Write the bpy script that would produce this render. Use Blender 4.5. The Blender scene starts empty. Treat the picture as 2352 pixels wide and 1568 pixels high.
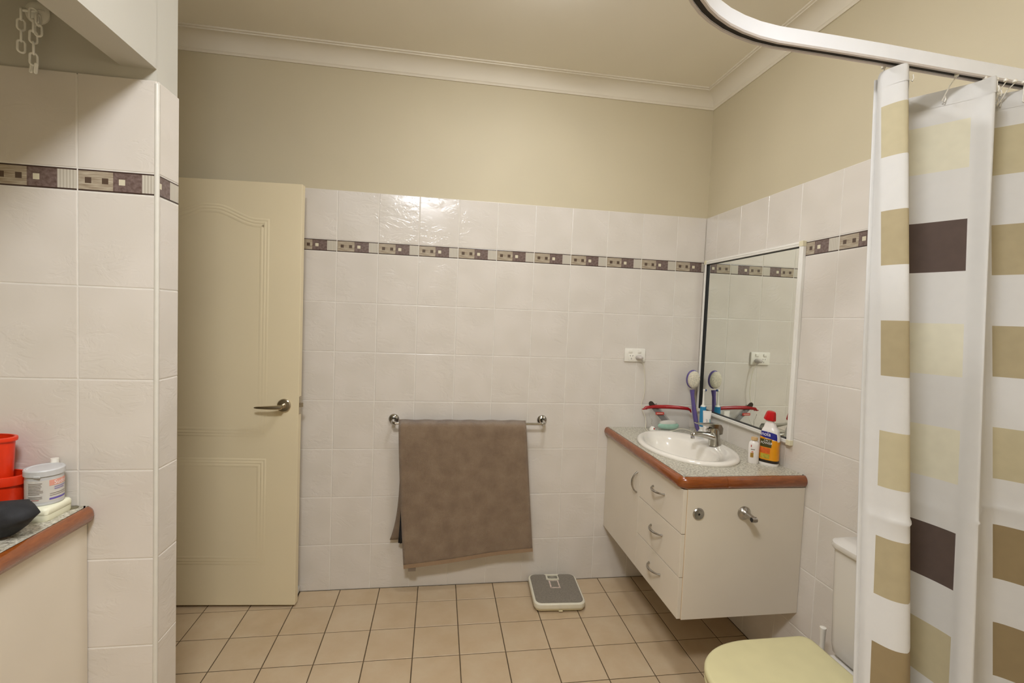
import bpy, bmesh, math, random
from mathutils import Vector, Matrix
random.seed(7)
S = bpy.context.scene
C = S.collection
PI = math.pi

# ------------------------------------------------------------------ camera
cam_d = bpy.data.cameras.new('camera'); cam = bpy.data.objects.new('camera', cam_d); C.objects.link(cam)
cam_d.sensor_width = 36.0; cam_d.sensor_fit = 'HORIZONTAL'
cam_d.lens = 36.0 * 1090.514 / 2352.0
cam_d.clip_start = 0.02; cam_d.clip_end = 50
def _cam_matrix(pos, rx, ry, rz):
    m = Matrix.Rotation(rz, 3, 'Z') @ Matrix.Rotation(rx, 3, 'X') @ Matrix.Rotation(ry, 3, 'Y')
    r, f, u = m.col[0], m.col[1], m.col[2]
    M = Matrix(((r[0], u[0], -f[0], pos[0]), (r[1], u[1], -f[1], pos[1]), (r[2], u[2], -f[2], pos[2]), (0, 0, 0, 1)))
    return M
cam.matrix_world = _cam_matrix((-1.46337, -2.50413, 1.44059), -0.0476, -0.0395, -0.1524)
S.camera = cam

# ------------------------------------------------------------------ world, exposure
world = bpy.data.worlds.new('world'); S.world = world; world.use_nodes = True
world.node_tree.nodes['Background'].inputs[0].default_value = (0.9, 0.85, 0.75, 1)
world.node_tree.nodes['Background'].inputs[1].default_value = 0.05
S.view_settings.view_transform = 'Standard'; S.view_settings.look = 'None'
S.view_settings.gamma = 1.0; S.view_settings.use_curve_mapping = False
S.view_settings.exposure = -0.05
S.cycles.max_bounces = 8; S.cycles.diffuse_bounces = 4; S.cycles.glossy_bounces = 3; S.cycles.transmission_bounces = 4; S.cycles.transparent_max_bounces = 8
LAMP_STRENGTH = 91.0
LAMP_COLOR = (1.0, 1.02, 1.08)
FILL_LAMP_STRENGTH = 56.0  # added fill lamp that lifts the back wall, not a known fitting
FILL_LAMP_XY = (-1.1, -0.9)
LAMP_XY = (-1.66, -2.4)

# ------------------------------------------------------------------ helpers
def lin(r, g, b):
    def f(c):
        c /= 255.0
        return c / 12.92 if c <= 0.04045 else ((c + 0.055) / 1.055) ** 2.4
    return (f(r), f(g), f(b), 1.0)

class MB:
    """collects verts and faces, links them as one mesh object"""
    def __init__(self): self.v = []; self.f = []; self.m = []
    def add(self, vs, fs, mi=0):
        o = len(self.v); self.v += [tuple(p) for p in vs]
        for f in fs: self.f.append(tuple(i + o for i in f)); self.m.append(mi)
        return self
    def box(self, a, b, mi=0):
        x0, y0, z0 = a; x1, y1, z1 = b
        return self.add([(x0,y0,z0),(x1,y0,z0),(x1,y1,z0),(x0,y1,z0),(x0,y0,z1),(x1,y0,z1),(x1,y1,z1),(x0,y1,z1)],
                 [(0,3,2,1),(4,5,6,7),(0,1,5,4),(1,2,6,5),(2,3,7,6),(3,0,4,7)], mi)
    def cbox(self, a, b, c=0.003, mi=0):
        """box with all edges chamfered (24 corner verts)"""
        bm = bmesh.new(); bmesh.ops.create_cube(bm, size=1)
        for v in bm.verts:
            v.co = Vector([(a[i] + b[i]) / 2 + v.co[i] * abs(b[i] - a[i]) for i in range(3)])
        bmesh.ops.bevel(bm, geom=bm.edges[:], offset=c, segments=2, affect='EDGES', profile=0.5)
        bm.verts.index_update()
        self.add([v.co for v in bm.verts], [[v.index for v in f.verts] for f in bm.faces], mi); bm.free(); return self
    def lathe(self, prof, c=(0,0,0), seg=24, mi=0, sx=1, sy=1, caps=True, fn=None):
        """prof: list of (r, z)"""
        n = len(prof); vs = []
        for r, z in prof:
            for k in range(seg):
                t = 2*PI*k/seg; vs.append((c[0]+r*sx*math.cos(t), c[1]+r*sy*math.sin(t), c[2]+z))
        if fn: vs = [fn(p) for p in vs]
        fs = []
        for i in range(n-1):
            for k in range(seg):
                k2 = (k+1) % seg
                fs.append((i*seg+k, i*seg+k2, (i+1)*seg+k2, (i+1)*seg+k))
        if caps:
            fs.append(tuple(reversed(range(seg)))); fs.append(tuple((n-1)*seg+k for k in range(seg)))
        return self.add(vs, fs, mi)
    def tube(self, path, r, seg=10, mi=0, closed=False, caps=True, flat=1.0):
        P = [Vector(p) for p in path]; n = len(P)
        rad = r if isinstance(r, (list, tuple)) else [r]*n
        tang = []
        for i in range(n):
            a = P[(i-1) % n] if (closed or i > 0) else P[i]; b = P[(i+1) % n] if (closed or i < n-1) else P[i]
            tang.append((b-a).normalized())
        up = Vector((0,0,1)) if abs(tang[0].z) < 0.9 else Vector((1,0,0))
        nrm = (up - tang[0]*up.dot(tang[0])).normalized(); vs = []
        for i in range(n):
            nrm = (nrm - tang[i]*nrm.dot(tang[i])).normalized(); bi = tang[i].cross(nrm)
            for k in range(seg):
                t = 2*PI*k/seg; vs.append(P[i] + nrm*math.cos(t)*rad[i]*flat + bi*math.sin(t)*rad[i])
        fs = []
        for i in range(n if closed else n-1):
            j = (i+1) % n
            for k in range(seg):
                k2 = (k+1) % seg; fs.append((i*seg+k, i*seg+k2, j*seg+k2, j*seg+k))
        if caps and not closed:
            fs.append(tuple(reversed(range(seg)))); fs.append(tuple((n-1)*seg+k for k in range(seg)))
        return self.add(vs, fs, mi)
    def sweep(self, path, prof, fn=None, closed=False, mi=0, caps=True, profclosed=True):
        """path: 2-D points; prof: (offset to the right of travel, height). fn maps (a, b, h) to xyz"""
        n = len(path); m = len(prof); vs = []
        fn = fn or (lambda a, b, h: (a, b, h))
        for i in range(n):
            p = Vector(path[i]); ns = []
            pairs = []
            if closed or i > 0: pairs.append((Vector(path[(i-1) % n]), p))
            if closed or i < n-1: pairs.append((p, Vector(path[(i+1) % n])))
            for a, b in pairs:
                d = (b-a).normalized(); ns.append(Vector((d.y, -d.x)))
            nv = ns[0] if len(ns) == 1 else (ns[0]+ns[1]).normalized()
            if len(ns) == 2: nv = nv / max(0.3, nv.dot(ns[0]))
            for o, h in prof: vs.append(fn(p.x+nv.x*o, p.y+nv.y*o, h))
        fs = []
        for i in range(n if closed else n-1):
            j = (i+1) % n
            for k in range(m if profclosed else m-1):
                k2 = (k+1) % m; fs.append((i*m+k, i*m+k2, j*m+k2, j*m+k))
        if caps and not closed and profclosed:
            fs.append(tuple(reversed(range(m)))); fs.append(tuple((n-1)*m+k for k in range(m)))
        return self.add(vs, fs, mi)
    def grid(self, rows, mi=0, mfn=None):
        """rows: list of equal-length lists of points"""
        m = len(rows[0]); o = len(self.v)
        for r in rows: self.v += [tuple(p) for p in r]
        for i in range(len(rows)-1):
            for k in range(m-1):
                self.f.append((o+i*m+k, o+i*m+k+1, o+(i+1)*m+k+1, o+(i+1)*m+k)); self.m.append(mfn(i, k) if mfn else mi)
        return self
    def mesh(self, name, mats, smooth=None):
        me = bpy.data.meshes.new(name); me.from_pydata(self.v, [], self.f)
        for mt in (mats if isinstance(mats, (list, tuple)) else [mats]): me.materials.append(M[mt] if isinstance(mt, str) else mt)
        for p, i in zip(me.polygons, self.m): p.material_index = i
        bm = bmesh.new(); bm.from_mesh(me); bmesh.ops.recalc_face_normals(bm, faces=bm.faces); bm.to_mesh(me); bm.free()
        if smooth is not None:
            me.polygons.foreach_set('use_smooth', [True]*len(me.polygons))
            if smooth < 179: me.set_sharp_from_angle(angle=math.radians(smooth))
        me.update(); return me
    def build(self, name, mats, parent=None, smooth=None, loc=None):
        ob = bpy.data.objects.new(name, self.mesh(name, mats, smooth)); C.objects.link(ob)
        if parent: ob.parent = parent
        if loc: ob.location = loc
        return ob

def tag(o, label, cat, group=None):
    o['label'] = label; o['category'] = cat
    if group: o['group'] = group
    return o
def thing(name, label, cat, loc=(0,0,0), rz=0.0, group=None):
    o = bpy.data.objects.new(name, None); C.objects.link(o); o.location = loc; o.rotation_euler = (0,0,rz)
    o.empty_display_size = 0.05
    return tag(o, label, cat, group)
def struct(o): o['kind'] = 'structure'; return o
def plab(o, label): o['label'] = label; return o
def copy_tree(o, parent=None):
    c = o.copy(); C.objects.link(c); c.parent = parent
    for ch in list(o.children): copy_tree(ch, c)
    return c
def arc(cx, cy, r, a0, a1, n):
    return [(cx+r*math.cos(a0+(a1-a0)*i/n), cy+r*math.sin(a0+(a1-a0)*i/n)) for i in range(n+1)]
def text_mesh(name, s, size, mat, parent, fn, align='LEFT', space=1.0):
    cu = bpy.data.curves.new(name, 'FONT'); cu.body = s; cu.size = size; cu.align_x = align; cu.space_character = space; cu.resolution_u = 3
    o = bpy.data.objects.new(name+'_tmp', cu); C.objects.link(o)
    dg = bpy.context.evaluated_depsgraph_get(); dg.update()
    me = bpy.data.meshes.new_from_object(o.evaluated_get(dg)); bpy.data.objects.remove(o); bpy.data.curves.remove(cu)
    for v in me.vertices: v.co = Vector(fn(v.co.x, v.co.y))
    me.materials.clear(); me.materials.append(M[mat])
    ob = bpy.data.objects.new(name, me); C.objects.link(ob); ob.parent = parent
    return ob

# ------------------------------------------------------------------ materials
M = {}
class NT:
    def __init__(self, name):
        m = bpy.data.materials.new(name); m.use_nodes = True; M[name] = m; self.m = m
        self.t = m.node_tree; self.n = self.t.nodes; self.l = self.t.links; self.b = self.n['Principled BSDF']
    def math(self, op, a, b=0.0, c=None):
        nd = self.n.new('ShaderNodeMath'); nd.operation = op
        for i, x in enumerate((a, b) if c is None else (a, b, c)):
            if isinstance(x, (int, float)): nd.inputs[i].default_value = x
            else: self.l.new(x, nd.inputs[i])
        return nd.outputs[0]
    def coord(self, kind='Object', rand=0.0):
        tc = self.n.new('ShaderNodeTexCoord'); o = tc.outputs[kind]
        if rand:
            oi = self.n.new('ShaderNodeObjectInfo'); va = self.n.new('ShaderNodeVectorMath'); va.operation = 'SCALE'
            va.inputs[0].default_value = (1.0, 0.63, 0.37); sc = self.math('MULTIPLY', oi.outputs['Random'], rand); self.l.new(sc, va.inputs['Scale'])
            ad = self.n.new('ShaderNodeVectorMath'); ad.operation = 'ADD'; self.l.new(o, ad.inputs[0]); self.l.new(va.outputs[0], ad.inputs[1]); o = ad.outputs[0]
        return o
    def scale(self, v, s):
        mp = self.n.new('ShaderNodeMapping'); mp.inputs['Scale'].default_value = s; self.l.new(v, mp.inputs['Vector']); return mp.outputs[0]
    def noise(self, v, scale, detail=4, rough=0.55, dist=0.0):
        nd = self.n.new('ShaderNodeTexNoise'); nd.inputs['Scale'].default_value = scale; nd.inputs['Detail'].default_value = detail
        nd.inputs['Roughness'].default_value = rough; nd.inputs['Distortion'].default_value = dist; self.l.new(v, nd.inputs['Vector']); return nd.outputs[0]
    def ramp(self, f, stops):
        nd = self.n.new('ShaderNodeValToRGB'); e = nd.color_ramp.elements
        while len(e) < len(stops): e.new(0.5)
        for el, (p, c) in zip(e, stops): el.position = p; el.color = c
        self.l.new(f, nd.inputs[0]); return nd.outputs[0]
    def mix(self, f, a, b):
        nd = self.n.new('ShaderNodeMix'); nd.data_type = 'RGBA'
        for sock, x in ((nd.inputs[0], f), (nd.inputs[6], a), (nd.inputs[7], b)):
            if isinstance(x, (int, float)): sock.default_value = x
            elif isinstance(x, tuple): sock.default_value = x
            else: self.l.new(x, sock)
        return nd.outputs[2]
    def col(self, c):
        if isinstance(c, tuple): self.b.inputs['Base Color'].default_value = c
        else: self.l.new(c, self.b.inputs['Base Color'])
    def bump(self, h, strength=0.2, dist=0.002):
        nd = self.n.new('ShaderNodeBump'); nd.inputs['Strength'].default_value = strength; nd.inputs['Distance'].default_value = dist
        self.l.new(h, nd.inputs['Height']); self.l.new(nd.outputs[0], self.b.inputs['Normal'])
    def set(self, rough=0.5, metal=0.0, **k):
        self.b.inputs['Roughness'].default_value = rough; self.b.inputs['Metallic'].default_value = metal
        for a, v in k.items(): self.b.inputs[a.replace('_', ' ')].default_value = v
def simple(name, rgb, rough=0.5, metal=0.0, var=0.05, nscale=30, bump=0.0, bscale=200, **k):
    t = NT(name); c = lin(*rgb); v = t.coord('Object')
    n = t.noise(v, nscale, 1)
    d = tuple(max(0, x*(1-var)) for x in c[:3]) + (1,); u = tuple(min(1, x*(1+var)) for x in c[:3]) + (1,)
    t.col(t.ramp(n, [(0.3, d), (0.7, u)])); t.set(rough, metal, **k)
    if bump: t.bump(t.noise(v, bscale, 2), bump, 0.001)
    return t

simple('paint', (203, 192, 163), 0.62, var=0.02, nscale=3, bump=0.08, bscale=260)
simple('paint_pale', (198, 194, 181), 0.6, var=0.02, nscale=3, bump=0.06, bscale=260)
simple('ceiling_paint', (243, 237, 222), 0.75, var=0.015, nscale=3, bump=0.05, bscale=200)
simple('cornice_paint', (228, 220, 202), 0.6, var=0.015, nscale=6)
simple('grout_pale', (226, 221, 211), 0.9, var=0.04, nscale=40)
simple('grout_brown', (92, 76, 54), 0.95, var=0.25, nscale=18)
simple('trim_white', (216, 212, 200), 0.35, var=0.02)
simple('door_paint', (233, 219, 184), 0.45, var=0.02, nscale=2, bump=0.05, bscale=150)
simple('cabinet', (224, 214, 196), 0.38, var=0.015, nscale=6, bump=0.03, bscale=500)
simple('cabinet_edge', (214, 188, 150), 0.5, var=0.04)
simple('chrome', (196, 194, 190), 0.09, 1.0, var=0.03)
simple('chrome_dull', (176, 172, 165), 0.24, 1.0, var=0.12, nscale=60)
simple('tap_chrome', (185, 183, 176), 0.16, 1.0, var=0.12, nscale=50)
simple('nickel', (192, 182, 164), 0.24, 1.0, var=0.06)
simple('ceramic', (238, 232, 220), 0.12, var=0.01, nscale=8, Coat_Weight=0.5)
simple('toilet_white', (218, 213, 204), 0.2, var=0.01, nscale=5)
simple('black', (20, 19, 18), 0.6, var=0.1)
simple('slot_dark', (44, 38, 30), 0.8, var=0.1)
simple('frame_white', (236, 233, 224), 0.32, var=0.01)
simple('frame_corner', (230, 222, 190), 0.4, var=0.03)
simple('alu_white', (244, 246, 250), 0.34, var=0.01)
simple('alu_lip', (206, 198, 192), 0.4, var=0.02)
simple('plastic_white', (238, 234, 222), 0.3, var=0.01)
simple('plastic_grey', (196, 188, 180), 0.35, var=0.03)
simple('slot_hole', (40, 36, 32), 0.8, var=0.05)
simple('cord', (230, 224, 200), 0.45, var=0.02)
simple('purple', (98, 84, 142), 0.22, var=0.08, nscale=10)
simple('bristle', (214, 206, 184), 0.9, var=0.18, nscale=180, bump=0.9, bscale=420)
simple('blue_grip', (40, 132, 176), 0.4, var=0.04)
simple('blue_dark', (30, 62, 120), 0.5, var=0.05)
simple('red_zip', (158, 20, 24), 0.3, var=0.06)
simple('red_cap', (196, 18, 22), 0.35, var=0.04)
simple('red_label', (186, 40, 34), 0.5, var=0.04)
simple('label_pale', (214, 170, 150), 0.6, var=0.06)
simple('comb_dark', (52, 42, 34), 0.4, var=0.15, nscale=40)
simple('soap_teal', (150, 204, 180), 0.4, var=0.12, nscale=40)
simple('soap_white', (216, 212, 200), 0.5, var=0.04)
simple('bottle_white', (238, 232, 224), 0.25, var=0.01)
simple('bottle_yellow', (226, 150, 14), 0.28, var=0.06, nscale=25)
simple('label_blue', (32, 32, 128), 0.35, var=0.05)
simple('label_green', (70, 66, 24), 0.4, var=0.1)
simple('label_black', (34, 24, 18), 0.4, var=0.1)
simple('label_orange', (214, 96, 30), 0.4, var=0.15, nscale=80)
simple('label_lime', (176, 160, 50), 0.4, var=0.2, nscale=80)
simple('print_white', (244, 240, 236), 0.4, var=0.01)
simple('print_navy', (60, 60, 84), 0.5, var=0.05)
simple('print_grey', (120, 106, 92), 0.5, var=0.1)
simple('print_red', (176, 60, 50), 0.5, var=0.1)
simple('teal_stripe', (40, 158, 172), 0.4, var=0.05)
simple('tan_cap', (204, 168, 116), 0.45, var=0.04)
simple('gold_pic', (170, 130, 50), 0.4, var=0.35, nscale=90)
simple('jar_grey', (196, 196, 194), 0.4, var=0.02)
simple('jar_label', (206, 202, 192), 0.5, var=0.02)
simple('jar_pink', (226, 160, 140), 0.5, var=0.03)
simple('jar_purple', (104, 88, 168), 0.5, var=0.03)
simple('jar_lilac', (150, 140, 176), 0.5, var=0.05)
simple('red_plastic', (222, 52, 18), 0.3, var=0.03)
simple('soapbox', (238, 236, 208), 0.35, var=0.02)
simple('black_cloth', (34, 34, 36), 0.75, var=0.2, nscale=60, bump=0.3, bscale=300)
simple('waste_metal', (142, 136, 112), 0.35, 0.6, var=0.1)
simple('scale_body', (226, 216, 178), 0.45, var=0.03, nscale=20)
simple('scale_rim', (226, 220, 198), 0.4, var=0.03)
simple('lid_yellow', (210, 201, 154), 0.3, var=0.03, nscale=14)
simple('chain_white', (248, 246, 236), 0.4, var=0.03)
simple('tape', (206, 186, 172), 0.5, var=0.15, nscale=90)
simple('hall_paint', (205, 190, 160), 0.7, var=0.02)
simple('curtain_tan', (190, 179, 146), 0.85, var=0.03, nscale=40)
simple('curtain_khaki', (172, 158, 124), 0.85, var=0.03, nscale=40)
simple('curtain_olive', (146, 127, 92), 0.85, var=0.03, nscale=40)
simple('curtain_cream', (216, 211, 188), 0.85, var=0.02, nscale=40)
simple('curtain_brown', (88, 73, 65), 0.85, var=0.05, nscale=40)
simple('curtain_white', (213, 211, 206), 0.85, var=0.01, nscale=40)
for nm in ('curtain_tan','curtain_khaki','curtain_olive','curtain_cream','curtain_brown','curtain_white'):
    m = M[nm]; nt = m.node_tree; b = nt.nodes['Principled BSDF']
    tr = nt.nodes.new('ShaderNodeBsdfTranslucent'); mx = nt.nodes.new('ShaderNodeMixShader'); mx.inputs[0].default_value = 0.12
    nt.links.new(b.inputs['Base Color'].links[0].from_socket, tr.inputs[0]); out = nt.nodes['Material Output']
    nt.links.new(b.outputs[0], mx.inputs[1]); nt.links.new(tr.outputs[0], mx.inputs[2]); nt.links.new(mx.outputs[0], out.inputs[0])
    v = nt.nodes.new('ShaderNodeTexCoord'); nn = nt.nodes.new('ShaderNodeTexNoise'); nn.inputs['Scale'].default_value = 700
    bp = nt.nodes.new('ShaderNodeBump'); bp.inputs['Strength'].default_value = 0.12; bp.inputs['Distance'].default_value = 0.001
    nt.links.new(v.outputs['Object'], nn.inputs['Vector']); nt.links.new(nn.outputs[0], bp.inputs['Height']); nt.links.new(bp.outputs[0], b.inputs['Normal'])

# wall tile: glossy white with a slate-like relief
t = NT('wall_tile'); v = t.coord('Object', rand=40.0)
w = t.noise(v, 9, 0)
st = t.scale(v, (1.0, 1.0, 1.7)); n1 = t.noise(st, 13, 3, 0.55, 1.2); n2 = t.noise(v, 5, 1, 0.5)
n3 = t.noise(v, 11, 0, 0.5)
steep = t.ramp(n1, [(0.40, (0,0,0,1)), (0.47, (0.55,0.55,0.55,1)), (0.56, (0.62,0.62,0.62,1)), (0.62, (1,1,1,1))])
h = t.math('ADD', t.math('MULTIPLY', steep, t.ramp(n3, [(0.42, (0.05,0.05,0.05,1)), (0.62, (0.8,0.8,0.8,1))])), t.math('MULTIPLY', n2, 0.8))
t.col(t.ramp(w, [(0.3, lin(217, 210, 199)), (0.7, lin(222, 215, 205))])); t.set(0.17, 0.0); t.bump(h, 0.38, 0.0020)
# floor tile
t = NT('floor_tile'); v = t.coord('Object', rand=30.0)
n1 = t.noise(v, 7, 4, 0.6); n2 = t.noise(v, 60, 4, 0.7); oi = t.n.new('ShaderNodeObjectInfo')
c1 = t.ramp(n1, [(0.3, lin(188, 164, 130)), (0.52, lin(196, 174, 142)), (0.72, lin(202, 183, 152))])
c2 = t.mix(t.math('MULTIPLY', t.ramp(n2, [(0.45, (0,0,0,1)), (0.75, (1,1,1,1))]), 0.25), c1, lin(198, 168, 130))
t.col(t.mix(t.math('MULTIPLY', oi.outputs['Random'], 0.22), c2, lin(206, 182, 150))); t.set(0.42); t.bump(n2, 0.10, 0.001)
# printed border tile (pattern on each tile from its own corner)
t = NT('border_tile'); v = t.coord('Object'); sp = t.n.new('ShaderNodeSeparateXYZ'); t.l.new(v, sp.inputs[0])
U = t.math('DIVIDE', sp.outputs[0], 0.2); Z = sp.outputs[2]
gt = lambda a, b: t.math('GREATER_THAN', a, b); lt = lambda a, b: t.math('LESS_THAN', a, b); AND = lambda *a: a[0] if len(a) == 1 else t.math('MULTIPLY', a[0], AND(*a[1:]))
def sq(cu, hu=0.038): return AND(gt(U, cu-hu), lt(U, cu+hu), gt(Z, 0.0222), lt(Z, 0.0376))
hs = t.noise(t.scale(v, (18, 18, 420)), 1.0, 3, 0.7); vs_ = t.noise(t.scale(v, (420, 420, 10)), 1.0, 3, 0.7); mo = t.noise(v, 90, 4, 0.6)
wv = t.math('SINE', t.math('MULTIPLY', U, 165.0))
tan = t.ramp(hs, [(0.35, lin(140, 124, 104)), (0.65, lin(196, 184, 162))])
dark = t.ramp(mo, [(0.3, lin(92, 74, 68)), (0.7, lin(132, 114, 108))])
strp = t.mix(t.math('MULTIPLY', t.math('ADD', wv, 1.0), 0.35), lin(208, 202, 188), lin(170, 160, 142))
c = t.mix(gt(U, 0.425), tan, dark); c = t.mix(gt(U, 0.775), c, strp)
c = t.mix(t.math('MAXIMUM', sq(0.128), sq(0.330)), c, lin(88, 72, 60)); c = t.mix(sq(0.532), c, lin(216, 208, 182))
c = t.mix(t.math('MAXIMUM', lt(Z, 0.0056), gt(Z, 0.0540)), c, lin(66, 50, 44)); t.col(c); t.set(0.2)
# laminate worktop
t = NT('laminate'); v = t.coord('Object'); n1 = t.noise(v, 120, 5, 0.8); n2 = t.noise(v, 40, 4, 0.7); vo = t.n.new('ShaderNodeTexVoronoi'); vo.inputs['Scale'].default_value = 150; t.l.new(v, vo.inputs['Vector'])
c1 = t.ramp(n1, [(0.36, lin(78, 72, 58)), (0.46, lin(172, 166, 148)), (0.58, lin(218, 213, 197))])
c2 = t.mix(t.math('MULTIPLY', t.ramp(n2, [(0.52, (0,0,0,1)), (0.66, (1,1,1,1))]), 0.55), c1, lin(158, 148, 122))
t.col(c2); t.set(0.3)
# varnished timber
t = NT('timber'); v = t.coord('Object'); n1 = t.noise(t.scale(v, (14, 14, 90)), 1.5, 5, 0.65, 0.6); n2 = t.noise(v, 9, 2)
c1 = t.ramp(n1, [(0.3, lin(122, 62, 22)), (0.55, lin(142, 75, 28)), (0.8, lin(154, 85, 34))]); t.col(t.mix(t.math('MULTIPLY', n2, 0.4), c1, lin(130, 66, 23))); t.set(0.22, Coat_Weight=0.4)
# towel
t = NT('towel'); v = t.coord('Object'); n1 = t.noise(v, 14, 4, 0.6); n2 = t.noise(v, 420, 3, 0.7); n3 = t.noise(v, 90, 3, 0.6)
c1 = t.ramp(n1, [(0.3, lin(140, 114, 86)), (0.55, lin(164, 138, 108)), (0.8, lin(180, 156, 126))])
t.col(t.mix(t.math('MULTIPLY', n2, 0.55), c1, lin(128, 102, 76))); t.set(0.95, Sheen_Weight=0.4); t.bump(t.math('ADD', n2, t.math('MULTIPLY', n3, 0.6)), 1.0, 0.006)
simple('towel_hem', (150, 124, 96), 0.9, var=0.06, nscale=200, bump=0.5, bscale=500)
# scale mat
t = NT('scale_mat'); v = t.coord('Object'); n1 = t.noise(v, 330, 4, 0.75); t.col(t.ramp(n1, [(0.35, lin(112, 104, 92)), (0.6, lin(142, 134, 120)), (0.78, lin(176, 168, 154))])); t.set(0.85); t.bump(n1, 0.3, 0.001)
# mirror
t = NT('mirror'); v = t.coord('Object'); n1 = t.noise(v, 2, 1); t.col(t.ramp(n1, [(0.3, (0.87, 0.90, 0.85, 1)), (0.7, (0.88, 0.91, 0.86, 1))])); t.set(0.0, 1.0)
# clear plastic film
t = NT('film'); t.set(0.12); t.col((0.80, 0.77, 0.72, 1)); t.b.inputs['Alpha'].default_value = 0.17; t.b.inputs['Specular IOR Level'].default_value = 0.6
v = t.coord('Object'); t.bump(t.noise(v, 40, 4, 0.6, 1.0), 0.6, 0.004)
t = NT('dial_glass'); t.set(0.05); v = t.coord('Object'); t.col(t.ramp(t.noise(v, 30, 2), [(0.3, lin(110, 106, 92)), (0.7, lin(150, 146, 130))]))
# lamp glass
t = NT('lamp_glass'); t.col((0.9, 0.9, 0.85, 1)); t.b.inputs['Emission Color'].default_value = LAMP_COLOR + (1,); t.b.inputs['Emission Strength'].default_value = LAMP_STRENGTH

t = NT('fill_lamp_glass'); t.col((0.9, 0.9, 0.85, 1)); t.b.inputs['Emission Color'].default_value = LAMP_COLOR + (1,); t.b.inputs['Emission Strength'].default_value = FILL_LAMP_STRENGTH  # glow of the added fill lamp
# ------------------------------------------------------------------ room dimensions
XL, YF = -2.95, -3.80            # left wall, wall behind the camera
ZC = 2.725                       # ceiling
PT = 0.2015                      # tile pitch
RZ = [0.0] + [0.2393 + 0.2503*i for i in range(6)] + [1.7410, 1.8006, 2.0466]   # row joints; row 7 is the border
YL = -1.072; XN = -2.228         # nib wall: tiled face and tiled end

_tile_cache = {}
def tile_mesh(a, b, h, mat, bev=0.0016, gap=0.0026, depth=0.007, flat=False):
    """tile piece covering a..b of a full tile across and h up; face in the plane y = 0, body behind it"""
    k = (round(a, 4), round(b, 4), round(h, 4), mat, flat)
    if k in _tile_cache: return _tile_cache[k]
    x0, x1, z0, z1 = a+gap/2, b-gap/2, gap/2, h-gap/2
    mb = MB(); e = bev
    lo = [(x0, depth, z0), (x1, depth, z0), (x1, depth, z1), (x0, depth, z1)]
    m1 = [(x0, e*0.9, z0), (x1, e*0.9, z0), (x1, e*0.9, z1), (x0, e*0.9, z1)]
    m2 = [(x0+e*.5, e*.28, z0+e*.5), (x1-e*.5, e*.28, z0+e*.5), (x1-e*.5, e*.28, z1-e*.5), (x0+e*.5, e*.28, z1-e*.5)]
    tp = [(x0+e*1.5, 0, z0+e*1.5), (x1-e*1.5, 0, z0+e*1.5), (x1-e*1.5, 0, z1-e*1.5), (x0+e*1.5, 0, z1-e*1.5)]
    fs = [(12,13,14,15)]
    for r in range(3):
        for i in range(4):
            j = (i+1) % 4; fs.append((r*4+i, r*4+j, (r+1)*4+j, (r+1)*4+i))
    mb.add(lo+m1+m2+tp, fs); me = mb.mesh('tile', mat); _tile_cache[k] = me
    return me
def put_tile(name, me, loc, rot, parent):
    o = bpy.data.objects.new(name, me); C.objects.link(o); o.location = loc; o.rotation_euler = rot; o.parent = parent
    return o
def tile_field(cols, rot, base, along, parent, dz=0.0, rows=None, border_row=7):
    """cols: list of (start distance along wall, a, b) ; base: point of wall at distance 0; along: unit vector of travel"""
    for d0, a, b in cols:
        for r in range(len(RZ)-1):
            if rows is not None and r not in rows: continue
            z0 = RZ[r] + (dz if r > 0 else 0); z1 = RZ[r+1] + dz
            mt = 'border_tile' if r == border_row else 'wall_tile'
            me = tile_mesh(a, b, z1-z0, mt)
            # object origin sits at the full tile's own corner
            put_tile('border_tile' if r == border_row else 'wall_tile', me, (base[0]+along[0]*(d0-a), base[1]+along[1]*(d0-a), z0), rot, parent)

# ------------------------------------------------------------------ walls, floor, ceiling
wb = struct(MB().box((XL-0.1, 0.007, 0), (0.1, 0.12, ZC+0.08)).build('wall_back', 'paint'))
gb = MB().box((XL, 0.0011, 0), (0.0, 0.0075, RZ[-1]-0.001)).build('grout', 'grout_pale', wb)
cols = []; xs = [-1.9845 + PT*k for k in range(-5, 10)]
for k, x in enumerate(xs):
    a = 0.0; b = PT
    if x < XL: a = XL - x
    if x + PT > 0: b = -x
    cols.append((x+a, a, b))
tile_field(cols, (0,0,0), (0,0,0), (1,0), wb)
# plaster sheet joint that shows as a faint ridge above the tiles
MB().box((-1.3475, 0.0062, 2.05), (-1.3455, 0.0072, 2.65)).build('sheet_joint', 'paint', wb)

wr = struct(MB().box((0.007, YF-0.1, 0), (0.12, 0.1, ZC+0.08)).build('wall_right', 'paint'))
MB().box((0.0011, YF, 0), (0.0075, 0.0, RZ[-1]-0.001)).build('grout', 'grout_pale', wr)
ys = [0.0904 - PT*k for k in range(0, 12)]
cols = []
for k, y in enumerate(ys):
    a = 0.0904 if k == 0 else 0.0
    cols.append((-(y)+a, a, PT))
tile_field(cols, (0,0,-PI/2), (0,0,0), (0,-1), wr)
mb = MB(); y = ys[-1]-PT
while y > YF:
    y1 = max(YF, y-PT)
    for r in range(9):
        mb.box((0.0, y1+0.0008, RZ[r]+0.0008), (0.006, y-0.0008, RZ[r+1]-0.0008), 1 if r == 7 else 0)
    y -= PT
o = mb.build('wall_tile_field', ['wall_tile', 'curtain_khaki'], wr); o['kind'] = 'stuff'

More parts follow.
